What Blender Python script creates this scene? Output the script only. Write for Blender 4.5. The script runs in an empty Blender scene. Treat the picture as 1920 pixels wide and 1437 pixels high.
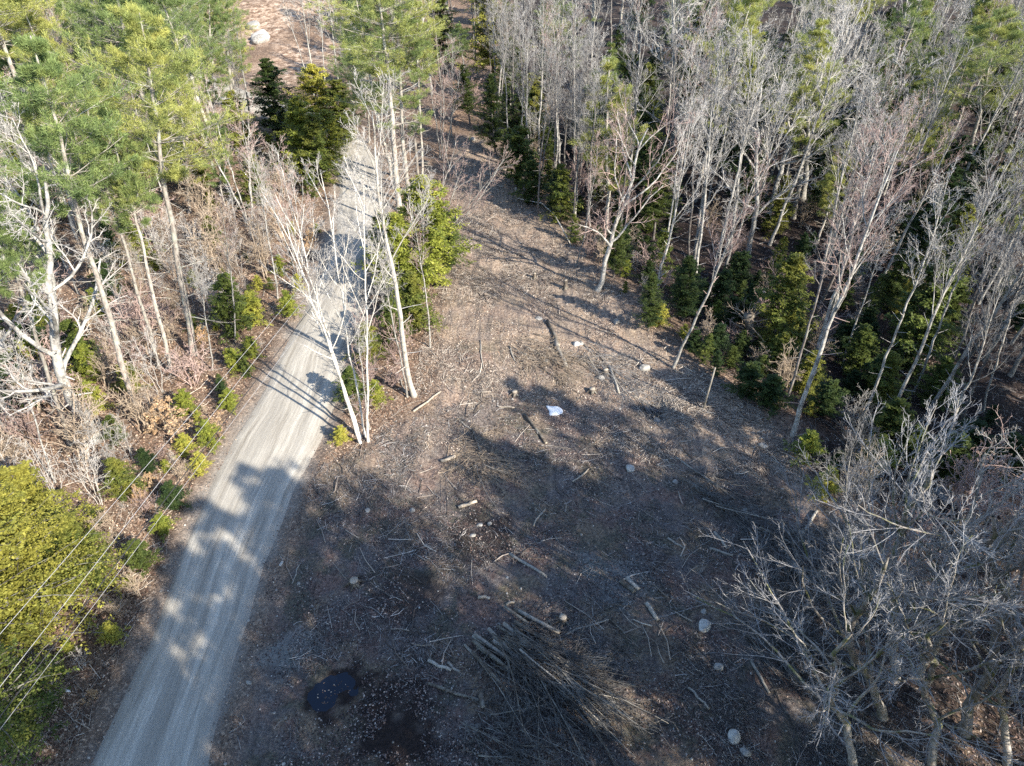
import bpy, math, random
import numpy as np
from mathutils import Vector, Quaternion

# ------------------------------------------------------------------ camera, sky, sun, exposure
scene = bpy.context.scene
C = scene.collection
H = 30.0                       # drone height
PITCH = 38.0                   # degrees below the horizon
FPX = 1332.0                   # focal length in pixels of the 1920 px wide photo
cam = bpy.data.cameras.new("camera")
cam.sensor_width = 36.0
cam.lens = FPX / 1920.0 * 36.0
cam.clip_start = 0.5
cam.clip_end = 3000
camo = bpy.data.objects.new("camera", cam)
camo.location = (0, 0, H)
camo.rotation_euler = (math.radians(90 - PITCH), 0, 0)
C.objects.link(camo)
scene.camera = camo

SUN_ELEV = 31.0
SUN_AZ = 130.5                 # clockwise from +Y
SUNV = Vector((math.sin(math.radians(SUN_AZ)) * math.cos(math.radians(SUN_ELEV)),
               math.cos(math.radians(SUN_AZ)) * math.cos(math.radians(SUN_ELEV)),
               math.sin(math.radians(SUN_ELEV))))
world = bpy.data.worlds.new("World")
scene.world = world
world.use_nodes = True
wn = world.node_tree.nodes
bg = wn["Background"]
sky = wn.new("ShaderNodeTexSky")
sky.sky_type = 'NISHITA'
sky.sun_disc = False
sky.sun_elevation = math.radians(SUN_ELEV)
sky.sun_rotation = math.radians(SUN_AZ)
sky.air_density = 1.1
sky.dust_density = .5
sky.ozone_density = 3.0
world.node_tree.links.new(sky.outputs[0], bg.inputs[0])
bg.inputs[1].default_value = 0.135
sl = bpy.data.lights.new("sun", 'SUN')
sl.energy = 5.0
sl.angle = math.radians(0.5)
sl.color = (1.0, 0.91, 0.77)
so = bpy.data.objects.new("sun", sl)
so.rotation_mode = 'QUATERNION'
so.rotation_quaternion = SUNV.to_track_quat('Z', 'Y')
so.location = (0, 0, 60)
C.objects.link(so)
scene.view_settings.view_transform = 'Standard'
scene.view_settings.look = 'None'
scene.view_settings.gamma = 1.0
scene.view_settings.exposure = 1.25
scene.cycles.max_bounces = 6
scene.cycles.diffuse_bounces = 3
scene.cycles.transmission_bounces = 3
scene.cycles.use_denoising = False

random.seed(7)
RNG = np.random.default_rng(11)

# ------------------------------------------------------------------ helpers
def lin(c):
    return tuple(((v / 255.0) / 12.92 if v / 255.0 <= 0.04045 else ((v / 255.0 + 0.055) / 1.055) ** 2.4) for v in c)

def smooth(a, b, x):
    t = np.clip((x - a) / (b - a), 0, 1)
    return t * t * (3 - 2 * t)

_tab = np.random.default_rng(5).random((256, 256))
def vnoise(x, y, s=0):
    x = np.asarray(x, float) + 17.3 * s; y = np.asarray(y, float) + 31.7 * s
    xi = np.floor(x).astype(int); yi = np.floor(y).astype(int)
    fx = x - xi; fy = y - yi
    fx = fx * fx * (3 - 2 * fx); fy = fy * fy * (3 - 2 * fy)
    g = lambda a, b: _tab[a & 255, b & 255]
    return (g(xi, yi) * (1 - fx) + g(xi + 1, yi) * fx) * (1 - fy) + (g(xi, yi + 1) * (1 - fx) + g(xi + 1, yi + 1) * fx) * fy
def fbm(x, y, o=4, s=0):
    r = 0; a = 0.5
    for i in range(o):
        r = r + a * (vnoise(x * 2 ** i, y * 2 ** i, s + i) - 0.5); a *= 0.5
    return r * 2

_p = math.radians(PITCH)
def ray(px, py):
    u = (px - 960) / FPX; v = -(py - 718.5) / FPX
    # camera axes in the world: right x, forward (0,cos,-sin), up (0,sin,cos)
    d = np.array([u, math.cos(_p) + v * math.sin(_p), -math.sin(_p) + v * math.cos(_p)])
    return d
def flat(px, py):
    d = ray(px, py); t = H / -d[2]
    return d[0] * t, d[1] * t
def project(x, y, z):
    dz = z - H
    dep = y * math.cos(_p) - dz * math.sin(_p)
    up = y * math.sin(_p) + dz * math.cos(_p)
    dep = max(dep, 0.01)
    return 960 + x / dep * FPX, 718.5 - up / dep * FPX, dep

# road edges in the ground plane, from the picture of them
ROADROWS = [(1437, 167, 391), (1324, 222, 417), (1224, 266, 444), (1131, 306, 470), (1054, 334, 494), (960, 369, 534),
            (891, 401, 565), (814, 444, 606), (765, 474, 628), (720, 501, 640), (640, 540, 660), (560, 580, 676), (500, 604, 692),
            (440, 628, 704), (380, 636, 713), (330, 634, 714), (300, 622, 705), (275, 590, 690)]
RL = [flat(l, y) for y, l, r in ROADROWS]
RR = [flat(r, y) for y, l, r in ROADROWS]
def _ext(P, q):
    a, b = np.array(P[0]), np.array(P[2]); d = (a - b) / np.linalg.norm(a - b)
    return [tuple(a + d * k) for k in q] + list(P)
RL = _ext(RL, (45, 20, 8)); RR = _ext(RR, (45, 20, 8))
RL += [(-29, 93.0), (-38, 99.0), (-48, 108), (-60, 122)]
RR += [(-24, 97.5), (-35, 104.0), (-44, 113), (-56, 127)]
RL = np.array(RL); RR = np.array(RR)
def resample(P, n):
    d = np.r_[0, np.cumsum(np.linalg.norm(np.diff(P, axis=0), axis=1))]
    t = np.linspace(0, d[-1], n)
    Q = np.stack([np.interp(t, d, P[:, i]) for i in range(2)], 1)
    for _ in range(3):
        Q[1:-1] = Q[1:-1] * .5 + (Q[:-2] + Q[2:]) * .25
    return Q
NR = 170
RLs = resample(RL, NR); RRs = resample(RR, NR)
RC = (RLs + RRs) / 2; RW = np.linalg.norm(RLs - RRs, axis=1) / 2
def road_d(x, y):
    """distance beyond the road edge (negative on the road) and side (+ right)"""
    x = np.atleast_1d(np.asarray(x, float)).ravel(); y = np.atleast_1d(np.asarray(y, float)).ravel()
    best = np.full(x.shape, 1e9); side = np.zeros(x.shape)
    for i in range(0, NR - 1, 2):
        j = min(i + 2, NR - 1)
        a, b = RC[i], RC[j]; ab = b - a; L2 = ab @ ab
        t = np.clip(((x - a[0]) * ab[0] + (y - a[1]) * ab[1]) / L2, 0, 1)
        dx = x - a[0] - t * ab[0]; dy = y - a[1] - t * ab[1]
        w = RW[i] + (RW[j] - RW[i]) * t
        d = np.hypot(dx, dy) - w
        m = d < best
        best = np.where(m, d, best)
        side = np.where(m, np.sign(ab[1] * dx - ab[0] * dy), side)
    return best, side

# clearing edges
CL_R = [flat(*p) for p in [(900, 190), (935, 250), (965, 300), (1010, 375), (1060, 430), (1125, 520), (1205, 605), (1290, 690), (1400, 770),
                           (1490, 855), (1560, 960), (1640, 1100), (1700, 1250), (1720, 1437)]]
CL_L = [flat(*p) for p in [(862, 190), (850, 250), (835, 300), (850, 360), (850, 430), (822, 520), (800, 640), (785, 740), (700, 830), (618, 870)]]
CL_R = sorted(CL_R, key=lambda p: p[1]); CL_L = sorted(CL_L, key=lambda p: p[1])
cry = np.array([p[1] for p in CL_R]); crx = np.array([p[0] for p in CL_R])
cly = np.array([p[1] for p in CL_L]); clx = np.array([p[0] for p in CL_L])
def edge_r(y): return np.interp(y, cry, crx)
def edge_l(y): return np.interp(y, cly, clx)
YL0 = cly[0]; YTOP = min(cry[-1], 87.0)

# little hollows that hold water: (x, y, radius x, radius y, depth)
pud = flat(625, 1297)
pool = flat(1600, 862)
hole = flat(1224, 762)
HOLLOWS = [(pud[0], pud[1], .95, .95, .17), (hole[0], hole[1], .9, 1.2, .7)]
SANDC = [(flat(545, 120), 7, 15), (flat(505, 50), 11, 18), (flat(1085, 8), 7, 12)]

def hgt(x, y):
    x = np.asarray(x, float); shp = x.shape
    y = np.broadcast_to(np.asarray(y, float), shp)
    X = x.ravel(); Y = y.ravel()
    d, side = road_d(X, Y)
    z = fbm(X * .07, Y * .07, 3, 2) * .9 + fbm(X * .35, Y * .35, 3, 9) * .22 + fbm(X * 1.5, Y * 1.5, 2, 4) * .10
    off = smooth(.3, 7, d)
    z = z * off * 1.0
    er = edge_r(Y)
    q = X - er
    z = z - 1.9 * smooth(0, 13, q) * smooth(5, 18, Y) * (1 - smooth(70, 120, Y) * .5)
    al = -X * .67 + Y * .74; ac = X * .74 + Y * .67
    rut = fbm(ac * .9, al * .12, 3, 21) * .22 * smooth(.8, 4, d) * smooth(-2, 1, er - X)
    z = z + rut
    z = z + .9 * smooth(3, 16, np.where(side < 0, d, 0))
    berm = np.exp(-((d - .55) / .35) ** 2) * .10 * (0.5 + vnoise(X * .6, Y * .6, 3))
    ditch = -np.exp(-((d - 1.6) / .7) ** 2) * .12
    z = z + berm + ditch
    for hx, hy, rx, ry, dp in HOLLOWS:
        e = ((X - hx) / rx) ** 2 + ((Y - hy) / ry) ** 2
        z = z - dp * np.exp(-e ** 1.5)
    bx, by = SANDC[1][0]
    z = z + 3.5 * smooth(-12, 14, Y - by + 6) * np.exp(-((X - bx) / 22) ** 2)
    px_, py_ = pool
    e = ((X - px_) / 4.5) ** 2 + ((Y - py_) / 3.2) ** 2
    z = z - .35 * np.exp(-e)
    e = np.hypot(X - pud[0], Y - pud[1])
    z = z + (.10 * smooth(.7, 1.5, e) * np.exp(-(e / 3) ** 2)) + fbm(X * 3.4, Y * 3.4, 2, 30) * .075 * np.exp(-(e / 2.2) ** 2)
    z = np.where(d < 0, -.07, z * smooth(-.02, .6, d) + (-.07) * (1 - smooth(-.02, .6, d)))
    return z.reshape(shp)

def h1(x, y): return float(hgt(np.array([x]), np.array([y]))[0])
def ground(px, py):
    d = ray(px, py); z = 0.0
    for _ in range(4):
        t = (z - H) / d[2]; x, y = d[0] * t, d[1] * t
        z = h1(x, y)
    return x, y, z

# ------------------------------------------------------------------ mesh building
class MB:
    def __init__(s): s.V = []; s.F3 = []; s.F4 = []; s.n = 0
    def add(s, V, Q=None, T=None):
        V = np.asarray(V, float).reshape(-1, 3); s.V.append(V)
        if Q is not None and len(Q): s.F4.append(np.asarray(Q) + s.n)
        if T is not None and len(T): s.F3.append(np.asarray(T) + s.n)
        s.n += len(V)
        return s
    def mesh(s, name, mats, smoothf=False):
        V = np.concatenate(s.V).astype(np.float32)
        Q = np.concatenate(s.F4) if s.F4 else np.zeros((0, 4), int)
        T = np.concatenate(s.F3) if s.F3 else np.zeros((0, 3), int)
        me = bpy.data.meshes.new(name)
        me.vertices.add(len(V)); me.vertices.foreach_set("co", V.ravel())
        me.loops.add(Q.size + T.size)
        me.loops.foreach_set("vertex_index", np.r_[Q.ravel(), T.ravel()].astype(np.int32))
        npoly = len(Q) + len(T)
        me.polygons.add(npoly)
        st = np.r_[np.arange(len(Q)) * 4, Q.size + np.arange(len(T)) * 3].astype(np.int32)
        me.polygons.foreach_set("loop_start", st)
        me.polygons.foreach_set("use_smooth", np.full(npoly, bool(smoothf)))
        for m in (mats if isinstance(mats, (list, tuple)) else [mats]): me.materials.append(m)
        me.update(calc_edges=True)
        return me

def nrm(v): return v / np.maximum(np.linalg.norm(v, axis=-1, keepdims=True), 1e-9)

def tubes(mb, P, R, sides=4, cap=False):
    """P (N,k,3) polylines, R (N,k) radii"""
    N, K = P.shape[:2]
    if N == 0: return
    d = nrm(P[:, -1] - P[:, 0])
    ref = np.where(np.abs(d[:, 2:3]) > .8, np.array([[1., .3, 0]]), np.array([[0, .2, 1.]]))
    u = nrm(np.cross(d, ref)); v = np.cross(d, u)
    a = np.arange(sides) / sides * 2 * math.pi
    ring = np.cos(a)[None, :, None] * u[:, None, :] + np.sin(a)[None, :, None] * v[:, None, :]
    V = P[:, :, None, :] + R[:, :, None, None] * ring[:, None, :, :]
    base = (np.arange(N)[:, None, None] * K + np.arange(K - 1)[None, :, None]) * sides
    s0 = np.arange(sides)[None, None, :]; s1 = (s0 + 1) % sides
    Q = np.stack([base + s0, base + s1, base + sides + s1, base + sides + s0], -1).reshape(-1, 4)
    T = None
    Vf = V.reshape(-1, 3)
    if cap:
        c0 = P[:, 0]; c1 = P[:, -1]
        n0 = N * K * sides
        Vf = np.concatenate([Vf, c0, c1])
        b = (np.arange(N) * K * sides)[:, None]; e = b + (K - 1) * sides
        i = np.arange(sides)[None, :]; j = (i + 1) % sides
        cc0 = (n0 + np.arange(N))[:, None] + 0 * i; cc1 = (n0 + N + np.arange(N))[:, None] + 0 * i
        T = np.concatenate([np.stack([b + j, b + i, cc0], -1).reshape(-1, 3), np.stack([e + i, e + j, cc1], -1).reshape(-1, 3)])
    mb.add(Vf, Q, T)

def grow(rng, P, R, m, t0, t1, ang, angv, lf, k, up=0., wig=.08, rf=.6, rmin=.004, flatz=1.0, lenfun=None, tipr=.35, zbias=0., drop=0., whorl=0):
    N, K = P.shape[:2]
    L = np.linalg.norm(np.diff(P, axis=1), axis=2).sum(1)
    t = t0 + (t1 - t0) * ((np.arange(m)[None, :] + rng.random((N, m))) / m)
    if whorl: t = np.clip((np.floor(t * whorl) + .5 + rng.normal(0, .07, t.shape)) / whorl, t0, t1)
    f = t * (K - 1); i = np.clip(np.floor(f).astype(int), 0, K - 2); f = (f - i)[..., None]
    n = np.arange(N)[:, None]
    pos = P[n, i] * (1 - f) + P[n, i + 1] * f
    rad = R[n, i] * (1 - f[..., 0]) + R[n, i + 1] * f[..., 0]
    tan = nrm(P[n, i + 1] - P[n, i])
    ref = np.where(np.abs(tan[..., 2:3]) > .85, np.array([1., .2, .1]), np.array([0, 0, 1.]))
    u = nrm(np.cross(tan, ref)); v = np.cross(tan, u)
    phi = np.arange(m)[None, :] * 2.4 + rng.random((N, 1)) * 6.28 + rng.normal(0, .5, (N, m))
    a = np.radians(ang + angv * rng.normal(0, 1, (N, m)))
    off = np.cos(phi)[..., None] * u + np.sin(phi)[..., None] * v
    off[..., 2] *= flatz
    off = nrm(off)
    d = np.cos(a)[..., None] * tan + np.sin(a)[..., None] * off
    d[..., 2] += zbias
    d = nrm(d)
    ln = L[:, None] * lf * (1 - .5 * t) * rng.uniform(.65, 1.3, (N, m)) if lenfun is None else lenfun(t, rng)
    if drop > 0:
        keep = (rng.random((N, m)) > drop)
    else: keep = np.ones((N, m), bool)
    pos = pos[keep]; d = d[keep]; ln = ln[keep]; rad = rad[keep]; tt = t[keep]
    M = len(pos)
    out = np.zeros((M, k, 3)); out[:, 0] = pos
    st = ln / (k - 1)
    for q in range(1, k):
        d = d + rng.normal(0, wig, (M, 3)); d[:, 2] += up / k
        d = nrm(d)
        out[:, q] = out[:, q - 1] + d * st[:, None]
    r0 = np.maximum(rad * rf, rmin)
    w = np.linspace(0, 1, k)[None, :]
    RR_ = r0[:, None] * (1 - w) + np.maximum(r0 * tipr, rmin)[:, None] * w
    return out, RR_, tt

def trunk_line(rng, h, k, wig=.02, bend=0.3, r0=.18, r1=.03, flare=1.35):
    z = np.linspace(0, 1, k)
    ax = rng.uniform(0, 6.28)
    P = np.zeros((1, k, 3))
    wx = np.cumsum(rng.normal(0, wig, k)); wy = np.cumsum(rng.normal(0, wig, k))
    wx -= z * wx[-1]; wy -= z * wy[-1]
    P[0, :, 0] = wx + bend * np.sin(z * 3.1) * math.cos(ax)
    P[0, :, 1] = wy + bend * np.sin(z * 3.1) * math.sin(ax)
    P[0, :, 2] = z * h
    P[0, :, :2] -= P[0, :1, :2]
    R = (r0 * (1 - z) ** .8 + r1 * z)[None, :].copy()
    R[0, 0] *= flare
    P[0, 0, 2] = -.35
    return P, R

# ------------------------------------------------------------------ materials
def mat(name, rough=.85, spec=.3):
    m = bpy.data.materials.new(name); m.use_nodes = True
    nt = m.node_tree; b = nt.nodes["Principled BSDF"]
    b.inputs["Roughness"].default_value = rough
    b.inputs["Specular IOR Level"].default_value = spec
    return m, nt, b
def node(nt, t, **kw):
    n = nt.nodes.new(t)
    for k, v in kw.items(): setattr(n, k, v)
    return n
def ramp(nt, fac, stops):
    r = node(nt, "ShaderNodeValToRGB"); e = r.color_ramp.elements
    while len(e) > 1: e.remove(e[-1])
    e[0].position = stops[0][0]; e[0].color = (*stops[0][1], 1)
    for p, c in stops[1:]:
        q = e.new(p); q.color = (*c, 1)
    nt.links.new(fac, r.inputs[0]); return r.outputs[0]
def mix(nt, fac, a, b, mode='MIX'):
    n = node(nt, "ShaderNodeMix", data_type='RGBA', blend_type=mode)
    for s, v in ((0, fac), (6, a), (7, b)):
        if isinstance(v, (int, float)): n.inputs[s].default_value = v
        elif isinstance(v, tuple): n.inputs[s].default_value = (*v, 1)
        else: nt.links.new(v, n.inputs[s])
    return n.outputs[2]
def mth(nt, op, a, b=None, c=None):
    n = node(nt, "ShaderNodeMath", operation=op)
    for s, v in ((0, a), (1, b), (2, c)):
        if v is None: continue
        if isinstance(v, (int, float)): n.inputs[s].default_value = v
        else: nt.links.new(v, n.inputs[s])
    return n.outputs[0]
def noise(nt, vec, scale, detail=4, rough=.6, out=0):
    n = node(nt, "ShaderNodeTexNoise"); n.inputs["Scale"].default_value = scale
    n.inputs["Detail"].default_value = detail; n.inputs["Roughness"].default_value = rough
    if vec is not None: nt.links.new(vec, n.inputs["Vector"])
    return n.outputs[out]
def mapping(nt, vec, scale):
    n = node(nt, "ShaderNodeMapping"); n.inputs["Scale"].default_value = scale
    nt.links.new(vec, n.inputs["Vector"]); return n.outputs[0]
def bump(nt, b, hgt_, strength=.5, dist=.02):
    n = node(nt, "ShaderNodeBump"); n.inputs["Strength"].default_value = strength; n.inputs["Distance"].default_value = dist
    nt.links.new(hgt_, n.inputs["Height"]); nt.links.new(n.outputs[0], b.inputs["Normal"])

def bark_mat(name, c1, c2, c3=None, zs=.35, c3amt=.5, sc=3.0):
    m, nt, b = mat(name, .9, .2)
    tc = node(nt, "ShaderNodeTexCoord").outputs["Object"]
    v = mapping(nt, tc, (1, 1, zs))
    col = ramp(nt, noise(nt, v, sc * 2.2, 5, .7), [(.36, c1), (.62, c2)])
    if c3:
        f = ramp(nt, noise(nt, tc, sc * .5, 4, .7), [(.5, (0, 0, 0)), (.62, (c3amt,) * 3)])
        col = mix(nt, f, col, c3)
    inf = node(nt, "ShaderNodeObjectInfo").outputs["Random"]
    k = mth(nt, 'MULTIPLY_ADD', inf, .5, .72)
    cc = node(nt, "ShaderNodeCombineColor")
    for i in range(3): nt.links.new(k, cc.inputs[i])
    col = mix(nt, 1.0, col, cc.outputs[0], 'MULTIPLY')
    nt.links.new(col, b.inputs["Base Color"])
    bump(nt, b, noise(nt, v, sc * 8, 3), .6, .03)
    return m
M = {}
M['bark_pale'] = bark_mat("pale_bark", (.20, .19, .175), (.46, .45, .42), (.09, .085, .08), .5, .75)
M['bark_birch'] = bark_mat("birch_bark", (.44, .42, .375), (.64, .61, .55), (.20, .17, .14), 2.5, .6, 2.5)
M['bark_pine'] = bark_mat("pine_bark", (.20, .17, .15), (.42, .39, .35), (.46, .50, .42), .35, .6)
M['bark_moss'] = bark_mat("mossy_bark", (.16, .14, .12), (.36, .34, .32), (.10, .12, .03), .5, .8)
M['bark_dark'] = bark_mat("dark_bark", (.07, .06, .055), (.20, .18, .17), (.30, .31, .27), .4, .6)
M['twig_pale'] = bark_mat("pale_twigs", (.30, .285, .27), (.50, .48, .455))
M['twig_pink'] = bark_mat("reddish_twigs", (.27, .19, .17), (.44, .34, .31))
M['twig_grey'] = bark_mat("grey_twigs", (.16, .155, .155), (.34, .33, .32))
M['twig_cool'] = bark_mat("cool_grey_twigs", (.15, .155, .17), (.38, .38, .39))
M['twig_dark'] = bark_mat("dark_brushwood", (.035, .034, .034), (.13, .125, .12), (.26, .26, .25))
M['twig_tan'] = bark_mat("tan_twigs", (.27, .21, .155), (.44, .365, .285))

def leaf_mat(name, dark, light, gold, trans=.35):
    m = bpy.data.materials.new(name); m.use_nodes = True; nt = m.node_tree
    for n in list(nt.nodes): nt.nodes.remove(n)
    out = node(nt, "ShaderNodeOutputMaterial")
    tc = node(nt, "ShaderNodeTexCoord").outputs["Object"]
    inf = node(nt, "ShaderNodeObjectInfo").outputs["Random"]
    col = ramp(nt, noise(nt, tc, 1.3, 4, .7), [(.34, dark), (.62, light)])
    f = mth(nt, 'ADD', mth(nt, 'MULTIPLY', noise(nt, tc, .45, 3, .6), 1.0), mth(nt, 'MULTIPLY', inf, .5))
    f = ramp(nt, f, [(.66, (0, 0, 0)), (1.02, (.85,) * 3)])
    col = mix(nt, f, col, gold)
    geo = node(nt, "ShaderNodeNewGeometry")
    pr = mth(nt, 'MULTIPLY_ADD', geo.outputs["Random Per Island"], .7, .65)
    cc = node(nt, "ShaderNodeCombineColor")
    for i in range(3): nt.links.new(pr, cc.inputs[i])
    col = mix(nt, 1.0, col, cc.outputs[0], 'MULTIPLY')
    d = node(nt, "ShaderNodeBsdfPrincipled"); d.inputs["Roughness"].default_value = .6; d.inputs["Specular IOR Level"].default_value = .25
    t = node(nt, "ShaderNodeBsdfTranslucent")
    nt.links.new(col, d.inputs["Base Color"]); nt.links.new(col, t.inputs[0])
    ms = node(nt, "ShaderNodeMixShader"); ms.inputs[0].default_value = trans
    nt.links.new(d.outputs[0], ms.inputs[1]); nt.links.new(t.outputs[0], ms.inputs[2]); nt.links.new(ms.outputs[0], out.inputs[0])
    return m
M['pine'] = leaf_mat("pine_needles", (.09, .145, .055), (.28, .355, .125), (.47, .46, .13))
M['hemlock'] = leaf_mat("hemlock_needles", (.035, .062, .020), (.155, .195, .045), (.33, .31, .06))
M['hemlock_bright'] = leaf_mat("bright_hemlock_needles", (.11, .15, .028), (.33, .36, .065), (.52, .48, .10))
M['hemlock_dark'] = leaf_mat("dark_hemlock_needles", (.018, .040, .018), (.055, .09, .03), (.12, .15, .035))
M['beech'] = leaf_mat("tan_beech_leaves", (.42, .28, .16), (.62, .46, .30), (.6, .40, .2))

def simple(name, col, rough=.8, var=None, sc=4., bs=0.):
    m, nt, b = mat(name, rough)
    tc = node(nt, "ShaderNodeTexCoord").outputs["Object"]
    c2 = var or tuple(min(1, c * 1.5) for c in col)
    f = noise(nt, tc, sc, 5, .65)
    nt.links.new(ramp(nt, f, [(.35, col), (.68, c2)]), b.inputs["Base Color"])
    if bs: bump(nt, b, f, bs, .03)
    return m
M['rock'] = simple("granite", (.17, .165, .15), .85, (.46, .44, .41), 5, .9)
M['rock_pale'] = simple("pale_granite", (.32, .31, .29), .85, (.60, .585, .55), 5, .7)
M['rock_dark'] = simple("dark_rock", (.12, .12, .12), .8, (.32, .31, .30), 3, .6)
M['log_dark'] = bark_mat("log_bark_dark", (.07, .06, .05), (.20, .17, .14), (.30, .30, .26))
M['log_grey'] = bark_mat("log_bark_grey", (.20, .19, .17), (.42, .39, .34))
M['log_wood'] = simple("cut_wood", (.27, .23, .18), .8, (.50, .44, .36), 6)
M['snow'] = simple("old_snow", (.80, .82, .84), .6, (.90, .91, .92), 2, .3)
M['wire'] = simple("aluminium_wire", (.34, .34, .35), .45, (.48, .48, .49), 2)
M['wire_dark'] = simple("black_cable", (.03, .03, .035), .5, (.05, .05, .05), 2)
M['plastic'] = simple("white_plastic", (.75, .77, .80), .4, (.85, .86, .88), 8)

def island_ramp(name, stops, rough=.9, trans=0):
    m, nt, b = mat(name, rough, .2)
    geo = node(nt, "ShaderNodeNewGeometry")
    nt.links.new(ramp(nt, geo.outputs["Random Per Island"], stops), b.inputs["Base Color"])
    return m
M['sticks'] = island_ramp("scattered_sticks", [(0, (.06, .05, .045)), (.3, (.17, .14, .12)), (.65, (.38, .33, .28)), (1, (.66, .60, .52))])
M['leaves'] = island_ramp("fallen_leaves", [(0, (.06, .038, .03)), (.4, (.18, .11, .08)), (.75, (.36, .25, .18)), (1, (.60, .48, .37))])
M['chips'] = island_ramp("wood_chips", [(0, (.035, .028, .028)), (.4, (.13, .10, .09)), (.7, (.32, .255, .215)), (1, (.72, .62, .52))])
M['chips_shade'] = island_ramp("shade_toned_chips", [(0, (.018, .016, .019)), (.5, (.075, .066, .067)), (.85, (.17, .15, .145)), (1, (.48, .45, .42))])  # darker copy of the chips, with the lower clearing's shade in the colour
M['sticks_shade'] = island_ramp("shade_toned_sticks", [(0, (.035, .034, .035)), (.4, (.11, .105, .102)), (.8, (.26, .245, .235)), (1, (.54, .52, .50))])  # shaded copy of the sticks: shade painted in as darker tones
M['leaves_shade'] = island_ramp("shade_toned_leaves", [(0, (.04, .028, .027)), (.5, (.12, .08, .070)), (.85, (.25, .18, .155)), (1, (.52, .44, .38))])  # leaf colours darkened to carry the shade of woods and lower clearing
M['stones'] = island_ramp("small_stones", [(0, (.12, .115, .11)), (.7, (.28, .26, .24)), (1, (.5, .48, .44))])

# water
def water_mat(name, col):
    m, nt, b = mat(name, .04, .5)
    b.inputs["Base Color"].default_value = (*col, 1)
    tc = node(nt, "ShaderNodeTexCoord").outputs["Object"]
    bump(nt, b, noise(nt, tc, 3, 2), .03, .02)
    return m
M['water'] = water_mat("still_dark_water", (.006, .010, .022))

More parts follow.
